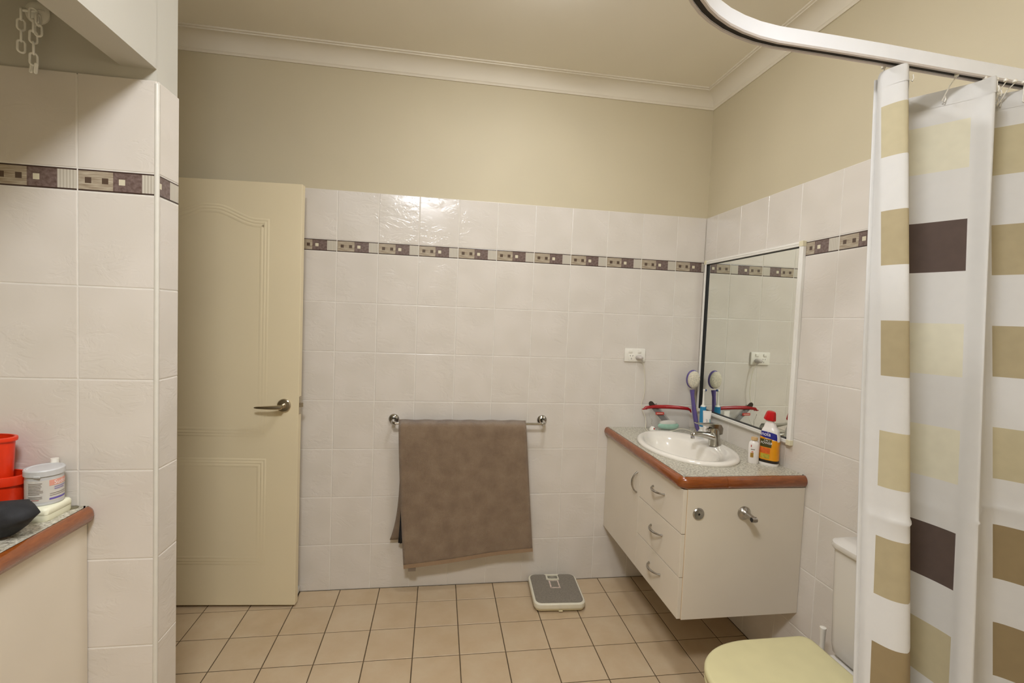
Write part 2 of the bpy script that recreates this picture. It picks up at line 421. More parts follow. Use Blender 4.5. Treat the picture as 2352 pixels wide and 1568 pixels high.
# nib wall and the bulkhead it carries
wn = struct(MB().box((XL-0.05, -1.0645, 0), (-2.2355, -0.962, ZC+0.05)).build('wall_nib', 'paint_pale'))
MB().box((XL, YL+0.0011, 0), (-2.232, -1.064, 2.034)).box((-2.236, YL+0.002, 0), (XN-0.0011, -0.967, 2.034)).build('grout', 'grout_pale', wn)
tile_field([(-2.948, PT-0.124, PT), (-2.824, 0, PT), (-2.6225, 0, PT), (-2.421, 0.0, 0.1905)], (0,0,0), (0, YL, 0), (1,0), wn, dz=-0.008)
tile_field([(-1.0665, 0.1005, PT)], (0,0,PI/2), (XN, 0, 0), (0,1), wn, dz=-0.008)
mb = MB().lathe([(0.0062, 0.0), (0.0062, 2.030)], (-2.2315, -1.0685, 0), 14)
mb.box((-2.2325, YL-0.0006, 0), (-2.2305, YL+0.006, 2.030))
mb.build('corner_bead', 'trim_white', wn, 40)
bk = struct(MB().box((-2.324, YF, 2.071), (-2.2355, -1.064, ZC+0.05)).build('wall_bulkhead', 'paint_pale'))
ac = struct(MB().box((XL-0.05, YF, 2.66), (-2.324, -1.064, 2.72)).build('ceiling_alcove', 'ceiling_paint'))
# left wall with the doorway, hall beyond
wl = struct(MB().box((XL-0.1, YF-0.1, 0), (XL, -0.94, ZC+0.08)).box((XL-0.1, -0.94, 2.07), (XL, 0.1, ZC+0.08)).box((XL-0.1, -0.06, 0), (XL, 0.1, 2.07)).build('wall_left', 'paint'))
struct(MB().box((XL-0.11, -0.955, 0), (XL+0.012, -0.925, 2.085)).box((XL-0.11, -0.065, 0), (XL+0.012, -0.035, 2.085)).box((XL-0.11, -0.955, 2.055), (XL+0.012, -0.035, 2.085)).build('trim_4', 'door_paint'))
struct(MB().box((XL-1.25, -2.2, -0.01), (XL-1.15, 1.2, 2.5)).box((XL-1.2, -2.2, -0.01), (XL-0.1, -2.1, 2.5)).box((XL-1.2, 1.1, -0.01), (XL-0.1, 1.2, 2.5)).build('wall_hall', 'hall_paint'))
struct(MB().box((XL-1.2, -2.2, -0.03), (XL-0.02, 1.2, -0.002)).build('floor_hall', 'grout_pale'))
struct(MB().box((XL-1.2, -2.2, 2.42), (XL-0.1, 1.2, 2.48)).build('ceiling_hall', 'hall_paint'))
wf = struct(MB().box((XL-0.1, YF-0.12, 0), (0.1, YF, ZC+0.08)).build('wall_front', 'paint'))
ce = struct(MB().box((XL-0.1, YF-0.1, ZC), (0.1, 0.1, ZC+0.08)).build('ceiling', 'ceiling_paint'))
# coved cornice
prof = [(0.0, 2.640), (0.006, 2.640), (0.008, 2.648)] + [(0.072-0.060*math.cos(a), 2.652+0.060*math.sin(a)) for a in [PI/2*i/8 for i in range(9)]] + [(0.072, 2.717), (0.080, 2.719), (0.080, ZC+0.002), (0.0, ZC+0.002)]
# back length then right length, mitred in the corner
struct(MB().add([(XL, 0.007-d, z) for d, z in prof] + [(0.007-d, 0.007-d, z) for d, z in prof],
    [(k, (k+1) % len(prof), len(prof)+(k+1) % len(prof), len(prof)+k) for k in range(len(prof))]).build('trim_1', 'cornice_paint', None, 35))
struct(MB().add([(0.007-d, 0.007-d, z) for d, z in prof] + [(0.007-d, YF, z) for d, z in prof],
    [(k, (k+1) % len(prof), len(prof)+(k+1) % len(prof), len(prof)+k) for k in range(len(prof))]).build('trim_2', 'cornice_paint', None, 35))
# floor
fl = struct(MB().box((XL-0.1, YF-0.1, -0.06), (0.1, 0.1, -0.0022)).build('floor', 'grout_brown'))
PF = 0.1987
fx = [-1.9302 + PF*i for i in range(-6, 10)]; fy = [-0.1405 + PF*(1-j) for j in range(0, 21)]
_fc = {}
def floor_tile(w, d):
    k = (round(w, 4), round(d, 4))
    if k not in _fc:
        g = 0.0021; e = 0.0016; mb = MB()
        a = [(g, g), (w-g, g), (w-g, d-g), (g, d-g)]; b = [(g+e, g+e), (w-g-e, g+e), (w-g-e, d-g-e), (g+e, d-g-e)]
        mb.add([(x, y, -0.01) for x, y in a] + [(x, y, -0.0012) for x, y in a] + [(x, y, 0) for x, y in b],
               [(8,9,10,11)] + [(r*4+i, r*4+(i+1) % 4, (r+1)*4+(i+1) % 4, (r+1)*4+i) for r in range(2) for i in range(4)])
        _fc[k] = mb.mesh('floor_tile', 'floor_tile')
    return _fc[k]
far = MB()
for j in range(20):
    y1 = min(0.0, fy[j]); y0 = max(YF, fy[j]-PF)
    for x in fx:
        x0 = max(XL, x); x1 = min(0.0, x+PF)
        if x1-x0 < 0.01 or y1-y0 < 0.01: continue
        if y0 > -2.2: put_tile('floor_tile', floor_tile(x1-x0, y1-y0), (x0, y0, 0), (0,0,0), fl)
        else: far.box((x0+0.0014, y0+0.0014, -0.01), (x1-0.0014, y1-0.0014, 0))
o = far.build('floor_tile_field', 'floor_tile', fl); o['kind'] = 'stuff'

# ------------------------------------------------------------------ ceiling light (the room's lamp, behind the frame's top)
L0 = LAMP_XY + (ZC,)
cl = thing('ceiling_light', 'round opal glass oyster light fixed to the ceiling', 'ceiling light', L0)
MB().lathe([(0.0, 0.0), (0.235, 0.0), (0.24, -0.012), (0.225, -0.02), (0.0, -0.02)], (0,0,0), 40, caps=False).build('base', 'trim_white', cl, 40)
MB().lathe([(0.215*math.cos(a), -0.018-0.075*math.sin(a)) for a in [PI/2*i/8 for i in range(8)]] + [(0.004, -0.093)], (0,0,0), 40).build('shade', 'lamp_glass', cl, 60)

fl2 = thing('added_fill_lamp', 'small round fill lamp added on the ceiling near the back wall', 'ceiling light', FILL_LAMP_XY + (ZC,))  # invented lamp out of view, added to balance the room's brightness
MB().lathe([(0.0, 0.0), (0.165, 0.0), (0.17, -0.010), (0.155, -0.016), (0.0, -0.016)], (0,0,0), 36, caps=False).build('base', 'trim_white', fl2, 40)
MB().lathe([(0.140*math.cos(a), -0.014-0.040*math.sin(a)) for a in [PI/2*i/7 for i in range(7)]] + [(0.004, -0.054)], (0,0,0), 36).build('shade', 'fill_lamp_glass', fl2, 60)

# ------------------------------------------------------------------ door
DA = math.atan2(0.045, 0.545)
dw = 0.82; DZ0, DZ1 = 0.012, 2.027
door = bpy.data.objects.new('door_1', None); C.objects.link(door); struct(door)
door.location = (-2.115, -0.137, 0); door.rotation_euler = (0, 0, PI - DA)   # local +x runs from the latch edge towards the hinges; local +y faces the room
door['label'] = 'cream moulded door standing open against the back wall'
MB().cbox((0, -0.036, DZ0), (dw, 0, DZ1), 0.0015).build('leaf', 'door_paint', door)
def moulding(path, name):
    prof = []
    hts = [(0, 0), (0.004, 0.0014), (0.009, 0.0014), (0.013, 0.0004), (0.017, 0.0018), (0.023, 0.0018), (0.027, 0.0004), (0.031, 0.0015), (0.038, 0.0015), (0.043, 0.0)]
    MB().sweep(path, hts, lambda a, b, h: (a, h, b), closed=True, profclosed=False).build(name, 'door_paint', door, 30)
up = [(0.145, 0.831), (0.145, 1.860)]
N = 14
for i in range(N+1):
    u = i/N; s = 0.145 + 0.13 + (0.53-0.26)*u
    pass
top = []
for i in range(25):
    u = i/24; s = 0.145 + 0.53*u
    # flat shoulders and a raised arch between them
    q = (min(s-0.145, 0.675-s) - 0.05)/0.19; q = max(0.0, min(1.0, q)); q = q*q*(3-2*q)
    top.append((s, 1.860 + 0.058*q))
path = [(0.145, 0.831)] + top + [(0.675, 0.831)]
moulding(path, 'upper_moulding')
moulding([(0.145, 0.211), (0.145, 0.730), (0.675, 0.730), (0.675, 0.211)], 'lower_moulding')
hd = MB().lathe([(0.0, 0.0), (0.0315, 0.0), (0.0315, 0.006), (0.028, 0.010), (0.013, 0.012), (0.0115, 0.040), (0.0, 0.042)], (0,0,0), 28, caps=False, fn=lambda p: (0.066+p[0], p[2], 0.988+p[1]))
han = hd.build('handle', 'nickel', door, 40)
lv = MB(); pts = []; rr = []
for i in range(13):
    u = i/12; pts.append((0.062+0.122*u, 0.044+0.006*math.sin(u*PI), 0.986-0.004*u)); rr.append(0.0115*(1-0.55*u**1.5) if i < 12 else 0.003)
lv.tube(pts, rr, 12, flat=0.9); lv.build('lever', 'nickel', han, 60)
MB().lathe([(0.0, 0), (0.005, 0), (0.005, 0.004), (0, 0.005)], (0,0,0), 14, caps=False, fn=lambda p: (0.066+p[0], 0.046+p[2], 0.988+p[1])).build('snib', 'chrome', han, 40)
MB().box((-0.0012, -0.030, 0.945), (0.0004, -0.006, 1.030)).build('latch_plate', 'nickel', door)
MB().add([(0, -0.025, 0.978), (-0.013, -0.025, 0.978), (0, -0.012, 0.978), (0, -0.025, 0.998), (-0.013, -0.025, 0.998), (0, -0.012, 0.998)], [(0,1,2), (3,5,4), (0,3,4,1), (1,4,5,2), (2,5,3,0)]).build('latch_bolt', 'nickel', door)
ds = thing('door_stop', 'small white door stop block low on the back wall behind the door', 'door stop', (-2.150, -0.03, 0))
MB().cbox((-0.03, -0.030, 0.008), (0.022, 0.029, 0.034), 0.004).build('block', 'trim_white', ds, 40)
MB().box((-0.028, -0.028, 0.0), (0.020, 0.028, 0.008)).build('rubber_pad', 'slot_dark', ds)

# ------------------------------------------------------------------ towel rail and towel
tr = thing('towel_rail', 'chrome towel rail with round flanges on the tiled back wall', 'towel rail', (-1.29, 0, 0.893))
for sx, x in ((-1, -0.392), (1, 0.392)):
    fl_ = MB().lathe([(0.0, 0.0), (0.026, 0.0), (0.027, 0.006), (0.022, 0.014), (0.012, 0.018)], (0,0,0), 28, caps=False, fn=lambda p: (x+p[0], -p[2]+0.0005, 0.006+p[1])).build('flange', 'chrome', tr, 40)
    MB().tube([(x, -0.012, 0.006), (x, -0.055, 0.002), (x-sx*0.004, -0.064, -0.001), (x-sx*0.014, -0.068, -0.002)], [0.009, 0.009, 0.0095, 0.0095], 14).build('arm', 'chrome', fl_, 50)
MB().tube([(-0.385, -0.068, -0.002), (0.385, -0.068, -0.002)], 0.0068, 14).build('rail', 'chrome', tr, 50)
# towel: front sheet, over the rail, back sheet
nx = 40; rows = []
def tow(u, v):
    """v: 0 front hem .. 1 rail .. 2 back hem"""
    zt = 0.893 + 0.010
    if v <= 1.0:
        w = 1.0 - v
        xl = -1.652 + 0.046*w**1.3; xr = -1.000 + 0.062*w
        zb = 0.146 + 0.070*u
        x = xl + (xr-xl)*u; z = zt - (zt-zb)*w
        y = -0.0795 - 0.006*math.sin(u*PI*2.2+0.6)*w - 0.004*math.sin(u*9+w*4)*w - 0.006*w
        return (x, y, z)
    w = v-1.0
    xl = -1.640 - 0.044*w**5; xr = -1.004 + 0.02*w
    zb = 0.270 + 0.04*u; x = xl + (xr-xl)*u; z = zt - (zt-zb)*w
    y = -0.056 + 0.030*w - 0.004*math.sin(u*8)*w
    return (x, y, z)
for j in range(0, 49):
    vv = 2.0*j/48; r = []
    for i in range(nx+1):
        u = i/nx
        if abs(vv-1.0) < 0.001: x, y, z = tow(u, 1.0); r.append((x, -0.068, z+0.004+0.0015*math.sin(u*37)))
        else: r.append(tow(u, vv))
    rows.append(r)
tw = MB().grid(rows).build('towel', 'towel', None, 179)
tag(tw, 'brown bath towel folded over the chrome rail', 'towel')
md = tw.modifiers.new('thick', 'SOLIDIFY'); md.thickness = 0.007; md.offset = 0
hr = []
for j in range(3):
    hr.append([tuple(a+b for a, b in zip(tow(i/nx, 0.028*j/2 - 0.001), (0, -0.0052, 0))) for i in range(nx+1)])
MB().grid(hr).build('hem_band', 'towel_hem', tw, 179)
MB().cbox((-1.583, -0.0895, 0.130), (-1.545, -0.0865, 0.152), 0.0008).build('care_tag', 'print_grey', tw)
dk = MB().grid([[(-1.650+0.02*u-0.018*w, -0.056+0.01*w+0.004*math.sin(u*7), 0.62-0.36*w) for u in [i/10 for i in range(21)]] for w in [j/10 for j in range(11)]]).build('dark_sheet', 'black_cloth', None, 179)  # narrow dark sheet behind the towel's left edge
dk.location = (0.028, 0.002, 0.0)
tag(dk, 'narrow dark sheet behind the left edge of the brown towel', 'cloth'); md = dk.modifiers.new('thick', 'SOLIDIFY'); md.thickness = 0.003

# ------------------------------------------------------------------ power outlet with plug
po = thing('power_outlet', 'white double power point on the back wall tiles', 'power outlet', (-0.387, -0.0005, 1.267))
MB().cbox((-0.060, -0.010, -0.037), (0.060, 0.0, 0.037), 0.0025).build('plate', 'plastic_white', po, 40)
for sx in (-0.026, 0.026):
    MB().cbox((sx-0.012, -0.0145, 0.012), (sx+0.008, -0.009, 0.029), 0.0025).build('switch', 'plastic_white', po, 40)
MB().cbox((-0.038, -0.0115, -0.030), (-0.004, -0.0095, 0.004), 0.0008).build('socket', 'plastic_white', po, 40)
mb = MB()
for cx, cz, an in ((-0.028, -0.004, 0.5), (-0.014, -0.004, -0.5), (-0.021, -0.020, 0)):
    c, s = math.cos(an), math.sin(an); q = [(-0.001, -0.004), (0.001, -0.004), (0.001, 0.004), (-0.001, 0.004)]
    mb.add([(cx+a*c-b*s, -0.0119, cz+a*s+b*c) for a, b in q] + [(cx+a*c-b*s, -0.0090, cz+a*s+b*c) for a, b in q], [(0,1,2,3), (0,1,5,4), (1,2,6,5), (2,3,7,6), (3,0,4,7)])
mb.build('slots', 'slot_hole', po)
pl = thing('charger_plug', 'grey-white plug pushed into the right socket of the power point', 'plug', (-0.366, -0.012, 1.254))
MB().lathe([(0.0, 0.0), (0.018, 0.0), (0.0185, 0.010), (0.015, 0.026), (0.010, 0.034), (0.0, 0.036)], (0,0,0), 20, caps=False, fn=lambda p: (p[0]*1.05, -p[2], p[1]*0.75)).build('body', 'plastic_grey', pl, 50)
MB().tube([(0.004, -0.024, -0.006), (0.012, -0.020, -0.016), (0.017, -0.014, -0.026)], [0.004, 0.0034, 0.0025], 8).build('strain_relief', 'plastic_grey', pl, 50)
cab = [(-0.349, -0.026, 1.228), (-0.338, -0.022, 1.209), (-0.328, -0.020, 1.137), (-0.325, -0.020, 1.076), (-0.330, -0.021, 1.034), (-0.341, -0.024, 1.002), (-0.336, -0.028, 0.966), (-0.320, -0.034, 0.929), (-0.322, -0.050, 0.900), (-0.334, -0.078, 0.874), (-0.332, -0.116, 0.866), (-0.290, -0.129, 0.866), (-0.235, -0.120, 0.866), (-0.190, -0.108, 0.8675), (-0.150, -0.110, 0.878), (-0.115, -0.116, 0.876), (-0.085, -0.126, 0.867), (-0.068, -0.140, 0.8665)]
def smooth_path(P, n=6):
    out = []
    for i in range(len(P)-1):
        p0 = Vector(P[max(0, i-1)]); p1 = Vector(P[i]); p2 = Vector(P[i+1]); p3 = Vector(P[min(len(P)-1, i+2)])
        for k in range(n):
            t_ = k/n; out.append(0.5*((2*p1)+(p2-p0)*t_+(2*p0-5*p1+4*p2-p3)*t_**2+(3*p1-p0-3*p2+p3)*t_**3))
    out.append(Vector(P[-1])); return out
tag(MB().tube(smooth_path(cab, 4), 0.0016, 6).build('charger_cable', 'cord', None, 179), 'thin white cable running from the power point down to the vanity', 'cable')

# ------------------------------------------------------------------ vanity
CB = thing('vanity_cabinet', 'cream wall-hung vanity cabinet with one door and three drawers', 'vanity', (-0.26, -0.42, 0))
def V(x, y, z): return (x+0.26, y+0.42, z)
def vb(a, b): return V(*a), V(*b)
body = MB()
for a, b in (((-0.502, -0.838, 0.302), (-0.001, -0.001, 0.318)), ((-0.016, -0.822, 0.318), (-0.001, -0.001, 0.815)), ((-0.502, -0.822, 0.318), (-0.486, -0.001, 0.815)), ((-0.486, -0.016, 0.318), (-0.016, -0.001, 0.815))):
    body.box(*vb(a, b))
body.build('body', 'cabinet', CB)
MB().cbox(*vb((-0.502, -0.840, 0.300), (-0.001, -0.822, 0.815)), 0.0008).build('end_panel', 'cabinet', CB)
MB().box(*vb((-0.5035, -0.838, 0.302), (-0.502, -0.823, 0.815))).build('edge_strip', 'cabinet_edge', CB)
def front(name, y0, y1, z0, z1):
    p_ = MB().cbox(*vb((-0.520, y0, z0), (-0.5040, y1, z1)), 0.0009).build(name, 'cabinet', CB)
    return p_
def bow(parent, p0, p1, out):
    a, b = Vector(p0), Vector(p1); pts = []; rr = []
    d = (b-a)
    for i in range(15):
        u = i/14; o_ = out*math.sin(PI*u)**0.62
        pts.append(V(*(a + d*u + Vector((-o_, 0, 0))))); rr.append(0.0048*(0.75+0.5*math.sin(PI*u)) if 0 < i < 14 else 0.0058)
    h_ = MB().tube(pts, rr, 10, flat=0.8); h_.build('handle', 'chrome_dull', parent, 60)
dr = front('door', -0.444, -0.002, 0.304, 0.812); bow(dr, (-0.520, -0.418, 0.745), (-0.520, -0.418, 0.648), 0.026)
for z0, z1 in ((0.640, 0.812), (0.469, 0.637), (0.304, 0.466)):
    d_ = front('drawer', -0.838, -0.447, z0, z1); zc = (z0+z1)/2+0.012; bow(d_, (-0.520, -0.585, zc), (-0.520, -0.690, zc), 0.026)

# worktop with basin cut-out
ct = thing('vanity_countertop', 'speckled grey laminate worktop with a varnished timber edge on the vanity', 'countertop', (-0.26, -0.42, 0.862))
BX, BY, BA, BB = -0.295, -0.43, 0.205, 0.295
x0, x1, y0, y1 = -0.520, -0.0005, -0.832, -0.0005
def rect_hit(t_):
    dx, dy = math.cos(t_), math.sin(t_); s = 1e9
    if dx > 1e-9: s = min(s, (x1-BX)/dx)
    if dx < -1e-9: s = min(s, (x0-BX)/dx)
    if dy > 1e-9: s = min(s, (y1-BY)/dy)
    if dy < -1e-9: s = min(s, (y0-BY)/dy)
    return (BX+dx*s, BY+dy*s)
angs = sorted(set([2*PI*i/64 for i in range(64)] + [math.atan2(yy-BY, xx-BX) % (2*PI) for xx in (x0, x1) for yy in (y0, y1)]))
n = len(angs); vs = []
for zz in (0.0, -0.030):
    vs += [(p[0]+0.26, p[1]+0.42, zz) for p in map(rect_hit, angs)]
    vs += [(BX+0.26+(BA-0.022)*math.cos(a), BY+0.42+(BB-0.022)*math.sin(a), zz) for a in angs]
fs = []
for i in range(n):
    j = (i+1) % n
    fs += [(i, j, n+j, n+i), (2*n+i, 3*n+i, 3*n+j, 2*n+j), (i, 2*n+i, 2*n+j, j), (n+i, n+j, 3*n+j, 3*n+i)]
MB().add(vs, fs).build('slab', 'laminate', ct)
half = 0.0235
nose = [(0.0, -half*2), (0.0, 0.0)] + [(0.004+0.018*math.sin(a), -half+half*math.cos(a)) for a in [PI*i/10 for i in range(11)]]
def tp(P): return [(x+0.26, y+0.42) for x, y in P]
cr = 0.022
pth = [(-0.518, -0.001)] + [(-0.518, -0.30), (-0.518, -0.55)] + [(-0.518+cr - cr*math.cos(a), -0.830+cr - cr*math.sin(a)) for a in [PI/2*i/6 for i in range(7)]] + [(-0.346, -0.830)]
MB().sweep(tp(pth), nose, lambda a, b, h: (a, b, h)).build('timber_edge', 'timber', ct, 50)
pth2 = [(-0.345, -0.830), (-0.012, -0.830), (-0.004, -0.826), (-0.001, -0.818)]
MB().sweep(tp(pth2), nose, lambda a, b, h: (a, b, h)).build('timber_edge', 'timber', ct, 50)

# basin
bs = thing('basin', 'white oval drop-in ceramic basin in the vanity top', 'basin', (BX, BY, 0.862))
def bas(prof, name, mat):
    seg = 56; vs = []
    for sa, sb, ox, z in prof:
        for k in range(seg): a = 2*PI*k/seg; vs.append((ox+sa*math.cos(a), sb*math.sin(a), z))
    fs = [(i*seg+k, i*seg+(k+1) % seg, (i+1)*seg+(k+1) % seg, (i+1)*seg+k) for i in range(len(prof)-1) for k in range(seg)]
    return MB().add(vs, fs).build(name, mat, bs, 50)
bas([(0.203, 0.293, 0, 0.0), (0.205, 0.295, 0, 0.004), (0.2035, 0.2935, 0, 0.010), (0.197, 0.287, 0, 0.0155), (0.188, 0.278, 0, 0.017), (0.176, 0.266, -0.002, 0.0155),
     (0.166, 0.258, -0.008, 0.013), (0.158, 0.252, -0.015, 0.008), (0.145, 0.232, -0.026, 0.0035), (0.138, 0.224, -0.030, -0.006), (0.130, 0.212, -0.031, -0.030), (0.118, 0.190, -0.030, -0.070), (0.096, 0.150, -0.026, -0.108), (0.060, 0.085, -0.02, -0.130), (0.022, 0.022, -0.015, -0.136)], 'bowl', 'ceramic')
MB().lathe([(0.024, 0.0), (0.022, 0.003), (0.012, 0.001), (0.0, 0.0)], (-0.015, 0, -0.1365), 20, caps=False).build('waste', 'chrome', bs, 50)

# mixer tap
tap = thing('mixer_tap', 'chrome single-lever mixer tap on the oval basin', 'tap', (-0.140, -0.425, 0.8725))
secs = [((0, 0, 0), 0.030, 0.029), ((0, 0, 0.008), 0.0295, 0.028), ((-0.003, 0, 0.032), 0.026, 0.025), ((-0.007, 0, 0.052), 0.027, 0.026), ((-0.009, 0, 0.072), 0.028, 0.026), ((-0.009, 0, 0.086), 0.024, 0.023)]
vs = []; seg = 24
for (cx, cy, cz), rx, ry in secs:
    for k in range(seg): a = 2*PI*k/seg; vs.append((cx+rx*math.cos(a), cy+ry*math.sin(a), cz))
fs = [(i*seg+k, i*seg+(k+1) % seg, (i+1)*seg+(k+1) % seg, (i+1)*seg+k) for i in range(len(secs)-1) for k in range(seg)] + [tuple(reversed(range(seg))), tuple((len(secs)-1)*seg+k for k in range(seg))]
MB().add(vs, fs).build('body', 'tap_chrome', tap, 60)
MB().tube([(-0.006, 0, 0.040), (-0.040, 0, 0.049), (-0.075, 0, 0.055), (-0.105, 0, 0.057), (-0.116, 0, 0.054), (-0.118, 0, 0.046)], [0.025, 0.022, 0.0185, 0.0165, 0.0145, 0.012], 18, flat=0.74).build('spout', 'tap_chrome', tap, 60)
MB().lathe([(0.0, 0), (0.009, 0), (0.009, 0.008), (0.0, 0.008)], (-0.117, 0, 0.034), 14, caps=False).build('aerator', 'chrome', tap, 40)
lev = MB(); lp = [(0.022, 0.024, 0.060), (0.024, 0.024, 0.088), (0.014, 0.024, 0.104), (-0.030, 0.022, 0.107), (-0.065, 0.018, 0.106), (-0.098, 0.014, 0.109), (-0.106, 0.013, 0.110)]
top = [(x, w, z) for x, w, z in lp]; und = [(0.010, 0.022, 0.056), (-0.002, 0.022, 0.070), (-0.012, 0.022, 0.080), (-0.036, 0.018, 0.092), (-0.065, 0.015, 0.0975), (-0.098, 0.011, 0.104), (-0.105, 0.010, 0.106)]
rws = [[(x, -w, z), (x, 0, z+0.003), (x, w, z), (ux, uw, uz), (ux, -uw, uz), (x, -w, z)] for (x, w, z), (ux, uw, uz) in zip(top, und)]
lev.grid(rws); lev.add([rws[-1][i] for i in range(5)], [(0,1,2,3,4)]); lev.add([rws[0][i] for i in range(5)], [(4,3,2,1,0)])
lvr = lev.build('lever', 'tap_chrome', tap, 40)
MB().lathe([(0.0, 0), (0.012, 0), (0.0125, 0.012), (0.010, 0.020), (0.0, 0.021)], (0,0,0), 20, caps=False, fn=lambda p: (-0.026-p[2], p[0], 0.074+p[1])).build('cartridge_cap', 'chrome', tap, 50)

# ------------------------------------------------------------------ mirror
mi = thing('mirror', 'large wall mirror in a white aluminium frame above the vanity', 'mirror', (0, -0.392, 1.383))
my0, my1, mz0, mz1 = -0.365, 0.362, -0.420, 0.420     # local y (towards the camera is negative)
fw = 0.020
MB().box((-0.004, my0+fw-0.004, mz0+fw-0.004), (-0.001, my1-fw+0.004, mz1-fw+0.004)).build('glass', 'mirror', mi)
pr_ = [(0.0, 0.0), (0.0, -0.012), (0.006, -0.0165), (0.010, -0.0165), (0.0115, -0.0145), (0.013, -0.0165), (fw-0.002, -0.0165), (fw, -0.015), (fw, 0.0)]
def frame_bar(a, b):
    # bar between two corners of the rectangle, mitred
    pass
loop = [(my0, mz0), (my0, mz1), (my1, mz1), (my1, mz0)]
n4 = 4
for i in range(4):
    a, b = Vector(loop[i]), Vector(loop[(i+1) % 4]); d = (b-a).normalized(); nr = Vector((d.y, -d.x)); vs = []
    for P, sgn in ((a, 1), (b, -1)):
        for o_, h_ in pr_: q = P + nr*o_ + d*(sgn*o_); vs.append((h_-0.001, q.x, q.y))
    m_ = len(pr_)
    MB().add(vs, [(k, (k+1) % m_, m_+(k+1) % m_, m_+k) for k in range(m_)] + [tuple(range(m_)), tuple(range(m_, 2*m_))]).build('frame_bar', 'frame_white', mi, 30)
g = fw; mb = MB()
for (a0, a1, b0, b1) in ((my0+g, my1-g, mz0+g, mz0+g+0.0022), (my0+g, my1-g, mz1-g-0.0022, mz1-g), (my0+g, my0+g+0.0022, mz0+g, mz1-g), (my1-g-0.0022, my1-g, mz0+g, mz1-g)):
    mb.box((-0.0140, a0, b0), (-0.0035, a1, b1))
mb.build('gasket', 'black', mi)
for yy, zz in ((my0, mz0), (my0, mz1), (my1, mz0), (my1, mz1)):
    sy = 1 if yy < 0 else -1; sz = 1 if zz < 0 else -1
    ya, yb_ = sorted((yy-sy*0.0015, yy+sy*(fw+0.0005))); za, zb_ = sorted((zz-sz*0.0015, zz+sz*(fw+0.0005)))
    MB().cbox((-0.0185, ya, za), (-0.0005, yb_, zb_), 0.0015).build('corner_cap', 'frame_corner', mi)

# ------------------------------------------------------------------ roll holder remains on the vanity's end panel
rp = thing('mounting_plate', 'round metal mounting plate with a centre screw hole on the vanity end panel', 'mounting plate', (-0.455, -0.8395, 0.719))
MB().lathe([(0.0, 0.0), (0.0235, 0.0), (0.0235, 0.003), (0.020, 0.0065), (0.0045, 0.007), (0.004, 0.004), (0.0, 0.004)], (0,0,0), 28, caps=False, fn=lambda p: (p[0], -p[2], p[1])).build('plate', 'chrome_dull', rp, 35)
MB().lathe([(0.0, 0.0), (0.0042, 0.0), (0.0042, 0.0005), (0.0, 0.0005)], (0,0,0), 14, caps=False, fn=lambda p: (p[0], -0.0042-p[2], p[1])).build('screw_hole', 'slot_dark', rp)
mb = MB(); mb.cbox((-0.003, -0.0078, 0.0105), (0.003, -0.0055, 0.0135), 0.0006).cbox((-0.001, -0.0078, -0.0145), (0.0012, -0.0055, -0.0085), 0.0005); mb.build('notches', 'chrome', rp)
rb = thing('roll_holder_bracket', 'dull metal bracket with an open-ended arm on the vanity end panel', 'bracket', (-0.264, -0.8395, 0.719))
MB().lathe([(0.0, 0.0), (0.026, 0.0), (0.0265, 0.006), (0.022, 0.012), (0.015, 0.020), (0.0125, 0.030)], (0,0,0), 28, caps=False, fn=lambda p: (p[0], -p[2], p[1])).build('base', 'chrome_dull', rb, 50)
MB().tube([(0, -0.014, 0), (0.0, -0.040, 0.0), (0.001, -0.062, -0.001), (0.002, -0.070, -0.001)], [0.0155, 0.0115, 0.0105, 0.0095], 18).build('arm', 'chrome_dull', rb, 50)
MB().tube([(-0.011, -0.064, -0.001), (0.008, -0.064, -0.001)], 0.0105, 18).build('collar', 'chrome_dull', rb, 50)
MB().lathe([(0.0, 0.0), (0.0082, 0.0), (0.0082, 0.0006), (0.0, 0.0006)], (0,0,0), 18, caps=False, fn=lambda p: (-0.0112-p[2], -0.064+p[0], -0.001+p[1])).build('socket_hole', 'black', rb)

# ------------------------------------------------------------------ things on the vanity
ZT = 0.862
# bath brush leaning in the corner
bb = thing('bath_brush', 'purple long-handled bath brush leaning in the corner beside the mirror', 'brush', (-0.062, -0.115, ZT))
MB().tube([(0.012, -0.012, 0.002), (0.004, -0.004, 0.03), (0.001, 0.012, 0.08), (-0.003, 0.028, 0.14), (-0.006, 0.040, 0.19), (-0.006, 0.047, 0.225)], [0.008, 0.0135, 0.0165, 0.0140, 0.0125, 0.017], 14, flat=0.7).build('handle', 'purple', bb, 60)
def disc(prof, cx, cy, cz, tilt, yaw, sx, sz):
    def fn(p):
        x, y, z = p[0]*sx, -p[2], p[1]*sz
        y, z = y*math.cos(tilt)-z*math.sin(tilt), y*math.sin(tilt)+z*math.cos(tilt)
        x, y = x*math.cos(yaw)-y*math.sin(yaw), x*math.sin(yaw)+y*math.cos(yaw)
        return (cx+x, cy+y, cz+z)
    return fn
f_ = disc(0, -0.006, 0.052, 0.285, 0.06, -0.08, 0.036, 0.052)
MB().lathe([(0.0, -0.010), (0.75, -0.009), (0.97, -0.003), (1.0, 0.003), (0.97, 0.009), (0.9, 0.011), (0.0, 0.011)], (0,0,0), 28, caps=False, fn=f_).build('head', 'purple', bb, 60)
MB().lathe([(0.0, 0.010), (0.88, 0.010), (0.92, 0.022), (0.86, 0.029), (0.5, 0.033), (0.0, 0.034)], (0,0,0), 28, caps=False, fn=f_).build('bristles', 'bristle', bb, 60)
